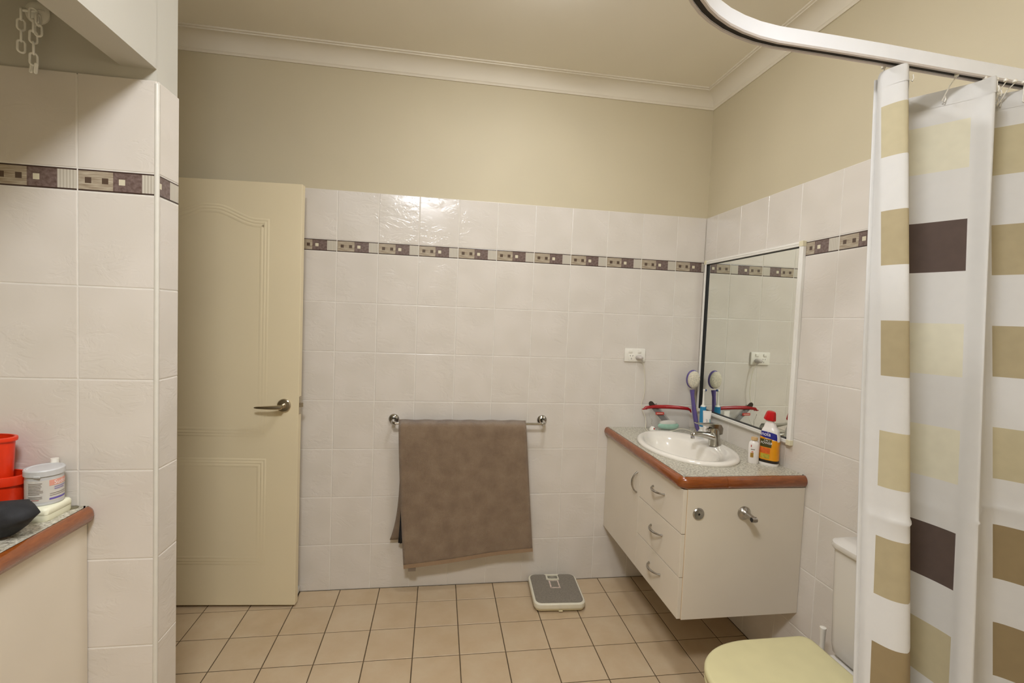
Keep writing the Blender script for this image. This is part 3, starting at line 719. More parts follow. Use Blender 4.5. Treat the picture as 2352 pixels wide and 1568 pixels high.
# electric toothbrush
eb = thing('electric_toothbrush', 'blue and white electric toothbrush standing by the mirror corner', 'toothbrush', (-0.046, -0.150, ZT))
MB().lathe([(0.0, 0.0), (0.021, 0.0), (0.022, 0.008), (0.016, 0.018), (0.0135, 0.022)], (0,0,0), 20, caps=False).build('charger_base', 'plastic_white', eb, 50)
MB().lathe([(0.0125, 0.018), (0.0145, 0.05), (0.0155, 0.09), (0.0150, 0.130), (0.0125, 0.150), (0.009, 0.156)], (0,0,0), 20).build('handle', 'plastic_white', eb, 50)
vs = []; fs = []
seg = 14; lv_ = 9
for i in range(lv_):
    z = 0.040+0.108*i/(lv_-1); r = 0.0135+0.0025*math.sin(min(1, (z-0.02)/0.09)*PI/2)
    for k in range(seg):
        a = -PI*0.5-1.75+3.5*k/(seg-1); vs.append((r*1.02*math.cos(a), r*1.02*math.sin(a), z))
MB().grid([vs[i*seg:(i+1)*seg] for i in range(lv_)]).build('grip', 'blue_grip', eb, 60)
MB().tube([(0, 0, 0.152), (0, 0, 0.175), (0, 0.001, 0.215), (0, 0.001, 0.232)], [0.007, 0.0052, 0.0036, 0.0038], 10).build('brush_stem', 'plastic_white', eb, 60)
MB().lathe([(0.0, 0), (0.0065, 0), (0.0065, 0.007), (0, 0.007)], (0,0,0), 14, caps=False, fn=lambda p: (-0.003+p[2], p[0], 0.236+p[1])).build('brush_head', 'plastic_white', eb, 50)
MB().lathe([(0.0, 0), (0.0058, 0), (0.0058, 0.008), (0, 0.008)], (0,0,0), 14, caps=False, fn=lambda p: (0.004+p[2], p[0], 0.236+p[1])).build('brush_tufts', 'blue_dark', eb, 50)
# toothpaste tube standing on its cap
tq = thing('toothpaste_tube', 'white toothpaste tube standing upright behind the tap', 'toothpaste', (-0.060, -0.215, ZT), rz=-0.32)
MB().lathe([(0.0, 0), (0.0145, 0), (0.014, 0.022), (0.0, 0.022)], (0,0,0), 18, caps=False).build('cap', 'plastic_white', tq, 40)
rws = []
for i in range(9):
    u = i/8; z = 0.022+0.108*u; w = 0.0155+0.0055*u; d = 0.0155*(1-u)**0.8+0.0012
    rws.append([(w*math.cos(a), d*math.sin(a), z) for a in [2*PI*k/20 for k in range(21)]])
MB().grid(rws).build('tube', 'bottle_white', tq, 60)
MB().cbox((-0.0212, -0.0016, 0.127), (0.0212, 0.0016, 0.137), 0.0006).build('crimp', 'bottle_white', tq)
def tq_face(x, z):
    u = max(0, min(1, (z-0.022)/0.108)); w = 0.0155+0.0055*u; d = 0.0155*(1-u)**0.8+0.0012
    return (x, -d*math.sqrt(max(0.05, 1-(x/w)**2))-0.0006, z)
text_mesh('lettering', 'ODENT', 0.0125, 'print_navy', tq, lambda x, y: tq_face(-0.001-y+0.004, 0.052+x), space=1.0)
MB().grid([[tq_face(x, z) for x in (0.0125, 0.0142, 0.016)] for z in (0.035, 0.05, 0.065, 0.08, 0.095)]).build('stripe', 'teal_stripe', tq)
# clear zip pouch with red zip
zp = thing('zip_pouch', 'clear plastic zip pouch with a red zip standing behind the basin', 'pouch', (-0.205, -0.062, ZT))
nn = 24; rws = []
def pouch(u, v, side):
    # u along 0..1, v up 0..1
    xl = -0.105+(-0.030)*v; xr = 0.128+0.010*(1-v)
    x = xl+(xr-xl)*u; z = 0.002+(0.118-0.010*u*u)*v
    b = 0.034*math.sin(PI*min(1, u*1.02))**0.5*(1-v**2.2)*1.0 + 0.004
    b *= 1+0.10*math.sin(u*17+v*5)
    return (x, side*b, z+0.003*math.sin(u*11+1)*v*(1-v)*3)
for j in range(13): rws.append([pouch(i/nn, j/12, -1) for i in range(nn+1)])
zf = MB().grid(rws).build('front_film', 'film', zp, 179)
rws = []
for j in range(13): rws.append([pouch(i/nn, j/12, 1) for i in range(nn+1)])
MB().grid(rws).build('back_film', 'film', zp, 179)
MB().tube([(-0.142, -0.002, 0.112), (-0.128, -0.003, 0.1225), (-0.08, -0.004, 0.1285), (0.0, -0.005, 0.1285), (0.07, -0.004, 0.1245), (0.118, -0.003, 0.119), (0.133, -0.003, 0.112), (0.140, -0.003, 0.098)], [0.004, 0.0085, 0.0105, 0.0115, 0.0105, 0.009, 0.0065, 0.003], 12, flat=0.95).build('zip_bar', 'red_zip', zp, 60)
MB().cbox((-0.150, -0.006, 0.112), (-0.120, 0.0, 0.1165), 0.0012).build('zip_end', 'red_zip', zp)
cm = thing('comb', 'dark comb sticking out of the clear pouch at a slant', 'comb', (-0.300, -0.066, ZT+0.140))
dirx = Vector((0.118, 0, -0.128)).normalized(); nrm = Vector((dirx.z, 0, -dirx.x))
def cmb(a, b, y): q = dirx*a + nrm*b; return (q.x, y, q.z)
pr2 = [(-0.012, -0.013), (-0.020, -0.006), (-0.020, 0.004), (-0.012, 0.012), (0.0, 0.014), (0.145, 0.014), (0.150, -0.014), (0.0, -0.014)]
nq = len(pr2); MB().add([cmb(a, b, -0.002) for a, b in pr2] + [cmb(a, b, 0.002) for a, b in pr2], [tuple(range(nq)), tuple(reversed(range(nq, 2*nq)))] + [(i, (i+1) % nq, nq+(i+1) % nq, nq+i) for i in range(nq)]).build('blade', 'comb_dark', cm)
mb = MB()
for k in range(26):
    a = 0.012+0.0052*k; q = [cmb(a, -0.014, -0.0012), cmb(a+0.0028, -0.014, -0.0012), cmb(a+0.0022, -0.024, -0.0008), cmb(a+0.0006, -0.024, -0.0008)]
    mb.add(q + [(x, -y, z) for x, y, z in q], [(0,1,2,3), (7,6,5,4), (0,4,5,1), (1,5,6,2), (2,6,7,3), (3,7,4,0)])
mb.build('teeth', 'comb_dark', cm)
rl = thing('red_sachet', 'small red label strip inside the clear pouch under the zip', 'label', (-0.262, -0.090, ZT+0.096))
MB().cbox((-0.024, -0.0010, -0.007), (0.024, 0.0010, 0.007), 0.0006).build('strip', 'red_label', rl); MB().cbox((-0.019, -0.0016, -0.0025), (0.017, -0.0008, 0.0025), 0.0003).build('pale_band', 'label_pale', rl)
sp_ = thing('soap_bar', 'pale green soap lying in the clear pouch', 'soap', (-0.195, -0.064, ZT+0.004))
MB().lathe([(0.0, 0.0), (0.7, 0.0), (0.95, 0.008), (1.0, 0.018), (0.9, 0.028), (0.0, 0.032)], (0,0,0), 28, caps=False, fn=lambda p: (p[0]*0.062, p[1]*0.022, p[2]+0.002)).build('dish', 'soap_teal', sp_, 60)
MB().lathe([(0.0, 0.026), (0.9, 0.026), (0.95, 0.036), (0.7, 0.046), (0.0, 0.050)], (0,0,0), 28, caps=False, fn=lambda p: (-0.004+p[0]*0.052, p[1]*0.018, p[2]+0.002)).build('cake', 'soap_white', sp_, 60)
cp = thing('basin_plug', 'small white basin plug on a bead chain beside the pouch', 'plug', (-0.304, -0.098, ZT))
MB().lathe([(0.0, 0.0), (0.014, 0.0), (0.017, 0.006), (0.0165, 0.012), (0.012, 0.020), (0.008, 0.026), (0.0, 0.027)], (0,0,0), 20, caps=False).build('stopper', 'plastic_white', cp, 50)
MB().lathe([(0.0, 0.0), (0.004, 0.0), (0.004, 0.003), (0.0, 0.003)], (0,0,0), 12, caps=False, fn=lambda p: (0.003+p[0], -0.0145-p[2]*0.6, 0.017+p[1])).build('red_dot', 'red_label', cp)
mb = MB()
ch = smooth_path([(0.0, 0, 0.027), (-0.006, 0.004, 0.045), (-0.004, 0.002, 0.060), (-0.016, 0.006, 0.078), (-0.022, 0.008, 0.095)], 6)
for q in ch: mb.lathe([(0.0, -0.0016), (0.0014, -0.0008), (0.0014, 0.0008), (0.0, 0.0016)], tuple(q), 6, caps=False)
mb.build('bead_chain', 'chrome', cp, 60)

# toilet-cleaner bottle
tb = thing('cleaner_bottle', 'yellow and white cleaner bottle with a red cap beside the mirror', 'bottle', (-0.054, -0.690, ZT), rz=-0.98)
def bsec(z):
    """half widths (x across the label, y deep) and x,y lean of the bottle's section at height z"""
    K = [(0.0, .0370, .0245, 0), (0.006, .0385, .0260, 0), (0.05, .0385, .0260, 0), (0.078, .0370, .0250, 0), (0.095, .0385, .0260, 0), (0.120, .0385, .0260, 0), (0.145, .0335, .0235, 0.000), (0.168, .0225, .0175, -0.002), (0.182, .0165, .0150, -0.004), (0.194, .0145, .0140, -0.006)]
    for i in range(len(K)-1):
        a, b = K[i], K[i+1]
        if z <= b[0] or i == len(K)-2:
            t_ = max(0, min(1, (z-a[0])/(b[0]-a[0]))); t_ = t_*t_*(3-2*t_)
            return tuple(a[j]+(b[j]-a[j])*t_ for j in (1, 2, 3))
def bsurf(a, z, off=0.0):
    w, d, lx = bsec(z); e = 0.72
    c, s = math.cos(a), math.sin(a)
    return (lx+(w+off)*math.copysign(abs(c)**e, c), (d+off)*math.copysign(abs(s)**e, s), z)
zz = [0.0, 0.003, 0.012, 0.013, 0.024, 0.025] + [0.025+0.005*i for i in range(1, 34)]
zz = sorted(set(round(q, 4) for q in zz)); seg = 36
rws = [[bsurf(2*PI*k/seg, z) for k in range(seg+1)] for z in zz]
def bmat(i, k):
    z = (zz[i]+zz[i+1])/2; a = (2*PI*(k+0.5)/seg)
    if z < 0.0125: return 0
    if z < 0.0245: return 2
    return 1 if z < 0.116 - 0.010*math.cos(a) else 0
mb = MB().grid(rws, mfn=bmat); mb.add([rws[0][k] for k in range(seg)], [tuple(range(seg))])
mb.build('bottle', ['bottle_white', 'bottle_yellow', 'label_black'], tb, 60)
def fprism(prof, n_, fn, name, mat, parent):
    vs = []; 
    for r, z in prof:
        for k in range(n_): a = 2*PI*k/n_; rr = r*(1+0.0*k); vs.append(fn((rr*math.cos(a), rr*math.sin(a), z)))
    fs = [(i*n_+k, i*n_+(k+1) % n_, (i+1)*n_+(k+1) % n_, (i+1)*n_+k) for i in range(len(prof)-1) for k in range(n_)] + [tuple(reversed(range(n_))), tuple((len(prof)-1)*n_+k for k in range(n_))]
    return MB().add(vs, fs).build(name, mat, parent, 30)
ca = math.radians(8)
capfn = lambda p: (-0.006+p[0]*math.cos(ca)+p[2]*math.sin(ca), p[1], 0.192+p[2]*math.cos(ca)-p[0]*math.sin(ca))
fprism([(0.0230, 0.0), (0.0240, 0.004), (0.0190, 0.030), (0.0160, 0.036), (0.012, 0.038)], 9, capfn, 'cap', 'red_cap', tb)
def bpatch(name, mat, a0, a1, zfun0, zfun1, n_=10, m_=4, off=0.0006):
    rw = []
    for j in range(m_+1):
        rw.append([bsurf(a0+(a1-a0)*i/n_, zfun0(i/n_)+(zfun1(i/n_)-zfun0(i/n_))*j/m_, off) for i in range(n_+1)])
    return MB().grid(rw).build(name, mat, tb, 60)
FA = 1.5*PI  # label front (local -y)
lb = bpatch('blue_label', 'label_blue', FA-1.25, FA+0.95, lambda u: 0.122-0.016*max(0, (u-0.25))**1.0, lambda u: 0.143+0.004*math.sin(u*PI)-0.006*u, 16, 4)
bpatch('green_panel', 'label_green', FA-0.9, FA+0.28, lambda u: 0.078, lambda u: 0.112, 10, 4)
bpatch('orange_panel', 'label_orange', FA-0.9, FA+0.18, lambda u: 0.052, lambda u: 0.075, 8, 3)
bpatch('lime_panel', 'label_lime', FA-0.6, FA+0.16, lambda u: 0.030, lambda u: 0.049, 8, 3)
_arc = [FA-2.6+5.2*i/400 for i in range(401)]; _al = [0.0]
for i in range(400): _al.append(_al[-1]+(Vector(bsurf(_arc[i+1], 0.1))-Vector(bsurf(_arc[i], 0.1))).length)
_mid = _al[200]
def arc_angle(x):
    x += _mid
    for i in range(400):
        if _al[i+1] >= x: return _arc[i]+(_arc[i+1]-_arc[i])*(x-_al[i])/max(1e-9, _al[i+1]-_al[i])
    return _arc[-1]
def btext(s, size, x0_, z0_, mat, name, shear=0.0, off=0.0013):
    return text_mesh(name, s, size, mat, tb, lambda x, y: bsurf(arc_angle(x0_+x+shear*y), z0_+y, off))
btext('Janola', 0.0230, -0.044, 0.1265, 'print_white', 'lettering')
btext('2 IN 1', 0.0095, -0.016, 0.1035, 'print_white', 'lettering', 0.2)
btext('POWER', 0.0135, -0.029, 0.0915, 'print_white', 'lettering', 0.15)
# small lotion bottle
sb = thing('lotion_bottle', 'small white bottle with a tan cap in front of the yellow bottle', 'bottle', (-0.108, -0.664, ZT), rz=-0.45)
MB().lathe([(0.0, 0.0), (0.92, 0.0), (1.0, 0.004), (1.0, 0.078), (0.9, 0.090), (0.5, 0.097), (0.42, 0.104), (0.0, 0.104)], (0,0,0), 28, caps=False, fn=lambda p: (p[0]*0.0215, p[1]*0.0145, p[2])).build('bottle', 'bottle_white', sb, 40)
MB().lathe([(0.0, 0.0), (0.0135, 0.0), (0.0132, 0.010), (0.0125, 0.0115), (0.0, 0.0115)], (0, 0, 0.100), 20, caps=False).build('cap', 'tan_cap', sb, 40)
def sbp(name, mat, x_0, x_1, z_0, z_1):
    rw = [[(x, -0.0145*math.sqrt(1-(x/0.0215)**2)-0.0005, z) for x in [x_0+(x_1-x_0)*i/5 for i in range(6)]] for z in (z_0, (z_0+z_1)/2, z_1)]
    MB().grid(rw).build(name, mat, sb, 60)
sbp('picture', 'gold_pic', -0.015, -0.003, 0.026, 0.046); sbp('picture_sun', 'label_orange', -0.011, -0.004, 0.048, 0.052); sbp('printed_line', 'print_grey', -0.014, 0.0015, 0.059, 0.062); sbp('red_mark', 'print_red', -0.0145, -0.0115, 0.070, 0.080)

# ------------------------------------------------------------------ bathroom scales
sc_ = thing('bathroom_scales', 'grey-topped cream bathroom scales on the floor below the towel rail', 'scales', (-0.822, -0.160, 0), rz=-0.055)
def rrect(w, d, r, n_=5):
    P = []
    for cx, cy, a0 in ((w-r, d-r, 0), (-w+r, d-r, PI/2), (-w+r, -d+r, PI), (w-r, -d+r, 1.5*PI)):
        P += [(cx+r*math.cos(a0+PI/2*i/n_), cy+r*math.sin(a0+PI/2*i/n_)) for i in range(n_+1)]
    return P
def loft(secs, caps=True):
    mb = MB(); n_ = len(secs[0][0]); vs = []
    for P, z in secs: vs += [(x, y, z) for x, y in P]
    fs = [(i*n_+k, i*n_+(k+1) % n_, (i+1)*n_+(k+1) % n_, (i+1)*n_+k) for i in range(len(secs)-1) for k in range(n_)]
    if caps: fs += [tuple(reversed(range(n_))), tuple((len(secs)-1)*n_+k for k in range(n_))]
    return mb.add(vs, fs)
loft([(rrect(0.112, 0.120, 0.02), 0.003), (rrect(0.122, 0.130, 0.025), 0.010), (rrect(0.124, 0.132, 0.025), 0.020)]).build('base', 'scale_body', sc_, 40)
loft([(rrect(0.129, 0.138, 0.034), 0.022), (rrect(0.131, 0.140, 0.036), 0.028), (rrect(0.130, 0.139, 0.036), 0.044), (rrect(0.126, 0.135, 0.034), 0.048)]).build('platform', 'scale_rim', sc_, 40)
# mat outline with notch for the dial
out = rrect(0.120, 0.129, 0.030); mt = [p for p in out if True]
i0 = 5   # after first corner (right-back) comes the left-back corner: put the notch between them
notch = [(0.042, 0.129), (0.034, 0.122), (0.036, 0.078), (0.028, 0.070), (-0.028, 0.070), (-0.036, 0.078), (-0.034, 0.122), (-0.042, 0.129)]
P = mt[:6] + notch + mt[6:]
loft([(P, 0.046), (P, 0.0505)]).build('mat', 'scale_mat', sc_)
nd = [(0.031, 0.121), (0.032, 0.082), (0.026, 0.075), (-0.026, 0.075), (-0.032, 0.082), (-0.031, 0.121)]
fi = [(x*0.86, 0.098+(y-0.098)*0.78) for x, y in nd]
MB().add([(x, y, 0.047) for x, y in nd] + [(x, y, 0.0535) for x, y in nd] + [(x, y, 0.0535) for x, y in fi] + [(x, y, 0.0485) for x, y in fi],
   [(r*6+i, r*6+(i+1) % 6, (r+1)*6+(i+1) % 6, (r+1)*6+i) for r in range(3) for i in range(6)]).build('dial_frame', 'scale_rim', sc_)
MB().add([(x, y, 0.0487) for x, y in fi], [tuple(range(6))]).build('dial_window', 'dial_glass', sc_)
mb = MB()
for a, b in (((-0.024, -0.004), (0.027, 0.004)), ((-0.027, -0.002), (-0.019, 0.066)), ((0.019, 0.006), (0.026, 0.066)), ((-0.02, 0.062), (0.02, 0.066))):
    mb.box((a[0], a[1], 0.0503), (b[0], b[1], 0.0512))
mb.build('tape_outline', 'tape', sc_)
for sx in (-1, 1):
    for sy in (-1, 1): MB().lathe([(0.0, 0), (0.010, 0), (0.010, 0.004), (0, 0.004)], (sx*0.09, sy*0.098, 0.0), 12, caps=False).build('foot', 'slot_dark', sc_)
MB().cbox((-0.008, -0.136, 0.006), (0.012, -0.128, 0.014), 0.001).build('adjust_wheel', 'scale_body', sc_)

# ------------------------------------------------------------------ toilet
TY = -1.335
to = thing('toilet', 'white toilet with a yellowed plastic lid beside the vanity', 'toilet', (-0.36, TY, 0))
def dee(xb, xf, w, n_=18, p=2.3, rc=0.03):
    """D outline: straight back at xb, rounded front at xf, half width w (local x, y)"""
    P = [(xb, -w+rc)] + [(xb-rc+rc*math.cos(a), -w+rc+rc*math.sin(a)) for a in [-PI/2*i/4 for i in range(1, 5)]]
    xm = xb-0.20
    for i in range(1, 2*n_):
        a = -PI/2 - PI*i/(2*n_); c, s = math.cos(a), math.sin(a)
        P.append((xm+(xm-xf)*-abs(c)**(2/p) if False else xm-(xm-xf)*abs(c)**(2/p), w*math.copysign(abs(s)**(2/p), s)))
    P += [(xb-rc+rc*math.cos(a), w-rc+rc*math.sin(a)) for a in [PI/2-PI/2*i/4 for i in range(0, 4)]] + [(xb, w-rc)]
    return P
X = lambda x: x+0.36
def scaleP(P, s, cx): return [((x-cx)*s+cx, y*s) for x, y in P]
lidP = dee(X(-0.232), X(-0.675), 0.182)
cxl = X(-0.44)
loft([(scaleP(lidP, 0.985, cxl), 0.419), (lidP, 0.424), (lidP, 0.432), (scaleP(lidP, 0.985, cxl), 0.438), (scaleP(lidP, 0.95, cxl), 0.4405), (scaleP(lidP, 0.7, cxl), 0.442), (scaleP(lidP, 0.3, cxl), 0.4425)]).build('lid', 'lid_yellow', to, 50)
loft([(scaleP(lidP, 0.97, cxl), 0.397), (scaleP(lidP, 0.995, cxl), 0.402), (scaleP(lidP, 0.995, cxl), 0.412), (scaleP(lidP, 0.97, cxl), 0.417)]).build('seat', 'lid_yellow', to, 50)
pan = []
for z, s, xo in ((0.0, 0.62, 0.06), (0.02, 0.60, 0.06), (0.15, 0.60, 0.05), (0.26, 0.74, 0.03), (0.33, 0.90, 0.01), (0.375, 0.965, 0.0), (0.394, 0.965, 0.0)):
    pan.append(([(x+xo, y) for x, y in scaleP(lidP, s, cxl)], z))
pn = loft(pan); pn.build('pan', 'toilet_white', to, 50)
MB().cbox((X(-0.245), -0.168, 0.335), (X(-0.004), 0.168, 0.380), 0.012).build('deck', 'toilet_white', to, 50)
MB().cbox((X(-0.26), -0.10, 0.0), (X(-0.05), 0.10, 0.345), 0.02).build('pedestal', 'toilet_white', to, 50)
def rr4(xa, xb, w, r): 
    cx = (xa+xb)/2; return [(cx+x, y) for x, y in rrect(abs(xb-xa)/2, w, r)]
loft([(rr4(X(-0.150), X(-0.003), 0.155, 0.03), 0.384), (rr4(X(-0.160), X(-0.003), 0.172, 0.03), 0.396), (rr4(X(-0.163), X(-0.003), 0.176, 0.03), 0.425), (rr4(X(-0.170), X(-0.003), 0.185, 0.035), 0.735)]).build('cistern', 'toilet_white', to, 50)
loft([(rr4(X(-0.174), X(-0.002), 0.190, 0.04), 0.737), (rr4(X(-0.180), X(-0.002), 0.195, 0.045), 0.744), (rr4(X(-0.178), X(-0.002), 0.193, 0.045), 0.758), (rr4(X(-0.160), X(-0.004), 0.174, 0.04), 0.768)]).build('cistern_lid', 'toilet_white', to, 50)
MB().lathe([(0.0, 0), (0.022, 0), (0.022, 0.004), (0, 0.005)], (X(-0.09), 0, 0.768), 20, caps=False).build('flush_button', 'chrome', to, 40)
for sy in (-0.07, 0.07): MB().tube([(X(-0.236), sy-0.018, 0.405), (X(-0.236), sy+0.018, 0.405)], 0.012, 12).build('hinge', 'lid_yellow', to, 50)
br = thing('toilet_brush', 'white toilet brush handle standing between the toilet and the vanity', 'toilet brush', (-0.085, -1.060, 0))
MB().lathe([(0.0, 0.0), (0.048, 0.0), (0.050, 0.006), (0.042, 0.10), (0.044, 0.104), (0.036, 0.104), (0.034, 0.02), (0.0, 0.02)], (0,0,0), 24, caps=False).build('holder', 'plastic_white', br, 40)
MB().lathe([(0.0, 0.03), (0.03, 0.035), (0.032, 0.09), (0.012, 0.10), (0.0, 0.10)], (0,0,0), 20, caps=False).build('brush', 'bristle', br, 50)
MB().lathe([(0.0, 0.09), (0.0075, 0.09), (0.0082, 0.30), (0.0095, 0.380), (0.0105, 0.386), (0.0105, 0.392), (0.0, 0.394)], (0,0,0), 18, caps=False).build('handle', 'plastic_white', br, 40)

# ------------------------------------------------------------------ curtain track and shower curtain
TZ = 2.060
trk = [(0.004, -1.503), (-0.072, -1.507), (-0.30, -1.5165), (-0.486, -1.525), (-0.62, -1.529), (-0.759, -1.532), (-0.81, -1.5385), (-0.856, -1.550), (-0.898, -1.565), (-0.938, -1.585), (-0.968, -1.604), (-0.998, -1.628), (-1.028, -1.658), (-1.056, -1.694), (-1.080, -1.735), (-1.098, -1.780), (-1.110, -1.83), (-1.115, -1.89), (-1.116, -1.96), (-1.116, YF+0.004)]
ct_ = thing('curtain_track', 'white curved ceiling-height track that carries the shower curtain', 'curtain track', (-0.6, -1.53, TZ))
tpp = [(x+0.6, y+1.53) for x, y in trk]
MB().sweep(tpp, [(-0.011, 0.002), (-0.011, 0.034), (0.011, 0.034), (0.011, 0.002), (0.0115, 0.0), (0.006, 0.0), (0.006, 0.014), (-0.006, 0.014), (-0.006, 0.0), (-0.0115, 0.0)]).build('rail', 'alu_white', ct_, 30)
MB().sweep(tpp, [(-0.0058, 0.001), (-0.0058, 0.012), (0.0058, 0.012), (0.0058, 0.001)], profclosed=True).build('slot_shade', 'slot_dark', ct_, 30)  # dark strip stands in for the shade inside the rail's slot
MB().sweep(tpp, [(-0.0118, -0.0015), (-0.0118, 0.0035), (-0.0062, 0.0035), (-0.0062, -0.0015)]).build('lower_lip', 'alu_lip', ct_, 30)
MB().sweep(tpp, [(0.0062, -0.0015), (0.0062, 0.0035), (0.0118, 0.0035), (0.0118, -0.0015)]).build('lower_lip', 'alu_lip', ct_, 30)
MB().cbox((0.585, 0.005, -0.010), (0.5995, 0.049, 0.046), 0.003).build('wall_bracket', 'alu_white', ct_, 30)

KEY = [('hem', (-0.4424, -1.475), (-0.4899, -1.55), (-0.518, -1.61)), ('A0', (-0.4685, -1.51), (-0.4839, -1.585), (-0.5183, -1.645)), ('A1', (-0.4465, -1.555), (-0.4613, -1.63), (-0.4751, -1.69)),
       ('Ab', (-0.3185, -1.435), (-0.3391, -1.51), (-0.3539, -1.57)), ('B0', (-0.2913, -1.42), (-0.3098, -1.495), (-0.3274, -1.555)), ('B1', (-0.2236, -1.515), (-0.2757, -1.59), (-0.327, -1.65)),
       ('B2', (-0.2092, -1.555), (-0.2723, -1.63), (-0.3199, -1.69)), ('Bb', (-0.1262, -1.485), (-0.1707, -1.56), (-0.2185, -1.62)), ('C0', (-0.1150, -1.475), (-0.1350, -1.55), (-0.1560, -1.61)),
       ('C1', (-0.0446, -1.555), (-0.0664, -1.63), (-0.0976, -1.69)), ('Cb', (-0.020, -1.46), (-0.035, -1.52), (-0.05, -1.57)), ('D1', (-0.012, -1.55), (-0.014, -1.62), (-0.016, -1.68))]
NS = 8
ZTOP, ZBOT = 2.046, 0.13
RT = [1.962, 1.718, 1.470, 1.226, 0.998, 0.774, 0.530, 0.287]; RB = [1.842, 1.594, 1.347, 1.105, 0.874, 0.654, 0.410, 0.167]
zl = {ZTOP, ZBOT, 2.010, 1.995, 1.042, 1.037, 1.032}
for a, b in zip(RT, RB): zl |= {a, b, (a+b)/2, a+0.04, b-0.04, a-0.03, b+0.03}
zl = sorted(z for z in zl if ZBOT <= z <= ZTOP)[::-1]
zl = [z for i, z in enumerate(zl) if i == 0 or zl[i-1]-z > 0.004]
def key_at(k, z):
    a, b, c = KEY[k][1:]
    if z >= 1.3: t_ = (2.05-z)/0.75; p, q = a, b
    else: t_ = (1.3-z)/0.60; p, q = b, c
    x = p[0]+(q[0]-p[0])*t_; y = p[1]+(q[1]-p[1])*t_
    return Vector((min(x, -0.006), y))
def crow(z):
    K = [key_at(k, z) for k in range(len(KEY))]; r = []
    for i in range(len(K)-1):
        p0 = K[max(0, i-1)]; p1 = K[i]; p2 = K[i+1]; p3 = K[min(len(K)-1, i+2)]; te = 0.55
        for k in range(NS + (1 if i == len(K)-2 else 0)):
            u = k/NS; m1 = (p2-p0)*0.5*te; m2 = (p3-p1)*0.5*te
            q = p1*(2*u**3-3*u**2+1)+m1*(u**3-2*u**2+u)+p2*(-2*u**3+3*u**2)+m2*(u**3-u**2)
            w = (1-(z-ZBOT)/(ZTOP-ZBOT)); s = i+u
            q = q + Vector((0.0025*math.sin(s*5.1+z*3)*w, 0.004*math.sin(s*6.7+z*2.3)*w))
            seam = 0.0035 if abs(z-1.037) < 0.003 else 0
            r.append((min(q.x, -0.004), q.y-seam, z))
    return r
WHT, TAN, KHA, OLI, CRE, BRO = range(6)
colA = [TAN, KHA, KHA, TAN, KHA, OLI, TAN, KHA]; colB = [CRE, BRO, CRE, CRE, BRO, TAN, CRE, BRO]; colC = [TAN, KHA, KHA, TAN, OLI, OLI, KHA, TAN]
cw = crow; rws = [cw(z) for z in zl]
def cmat(i, k):
    z = (zl[i]+zl[i+1])/2; s = k/NS
    for r, (a, b) in enumerate(zip(RT, RB)):
        if b < z < a:
            if 1.0 <= s < 2.45: return colA[r]
            if 4.0 <= s < 5.0: return colB[r]
            if 8.0 <= s < 9.3: return colC[r]
    return WHT
sh = thing('shower_curtain', 'white shower curtain printed with brown and beige squares', 'shower curtain', (-0.3, -1.53, TZ))
cl_ = [[(x+0.3, y+1.53, z-TZ) for x, y, z in r] for r in rws]
cu_o = MB().grid(cl_, mfn=cmat).build('cloth', ['curtain_white', 'curtain_tan', 'curtain_khaki', 'curtain_olive', 'curtain_cream', 'curtain_brown'], sh, 179)
hp = []
for z in zl[::2]:
    q = key_at(0, z); hp.append((q.x+0.3, q.y+1.53, z-TZ))
MB().tube(hp, 0.0040, 8, flat=2.0).build('side_hem', 'curtain_white', sh, 179)
tb_ = [[(x+0.3, y+1.53-0.0012, z-TZ) for x, y, z in crow(zq)] for zq in (2.043, 2.025, 2.006)]
MB().grid(tb_).build('header_band', 'curtain_white', sh, 179)
def hook(x, y, tx, ty):
    h0 = MB(); a = Vector((x+0.3, y+1.53, 0.004)); b = Vector((tx+0.3, ty+1.53-0.003, -0.045))
    h0.tube([a, a+Vector((0.003, 0, -0.006)), a.lerp(b, 0.4), b, b+Vector((0.004, -0.003, -0.004)), b+Vector((0.007, -0.003, 0.004)), b+Vector((0.006, -0.002, 0.012))], 0.0013, 6)
    h0.lathe([(0.0, 0.0), (0.0045, 0.0), (0.0045, 0.005), (0.0, 0.006)], (a.x, a.y, -0.004), 10, caps=False)
    h0.build('hook', 'plastic_white', sh, 60)
for i, (hx, kk) in enumerate(((-0.462, 1), (-0.415, 2), (-0.272, 4.6), (-0.196, 6), (-0.165, 6.4), (-0.140, 7), (-0.115, 8), (-0.090, 8.5), (-0.066, 9), (-0.04, 9.6))):
    q = rws[0][int(kk*NS)]; hy = -1.5165+(hx+0.30)*-0.045
    tgt = (q[0], q[1])
    hook(hx, hy, hx+(q[0]-hx)*0.5, hy+(q[1]-hy)*0.75)

# ------------------------------------------------------------------ left counter and what stands on it
lc = thing('side_cabinet', 'cream cabinet panel below the left counter', 'cabinet', (-2.66, -2.0, 0))
MB().cbox((-0.289, -1.79, 0.0), (0.262, 0.926, 0.846), 0.002).build('body', 'cabinet', lc)
lt_ = thing('side_countertop', 'speckled laminate counter with a rounded timber edge at the left', 'countertop', (-2.66, -2.0, 0.885))
MB().box((-0.289, -1.79, -0.030), (0.264, 0.9275, 0.0)).build('slab', 'laminate', lt_)
nose2 = [(0.0, -0.044), (0.0, 0.0)] + [(0.004+0.018*math.sin(a), -0.022+0.022*math.cos(a)) for a in [PI*i/10 for i in range(11)]]
MB().sweep([(0.262, -1.79), (0.262, 0.910), (0.258, 0.918), (0.252, 0.926)], nose2).build('timber_edge', 'timber', lt_, 50)
ZS = 0.885
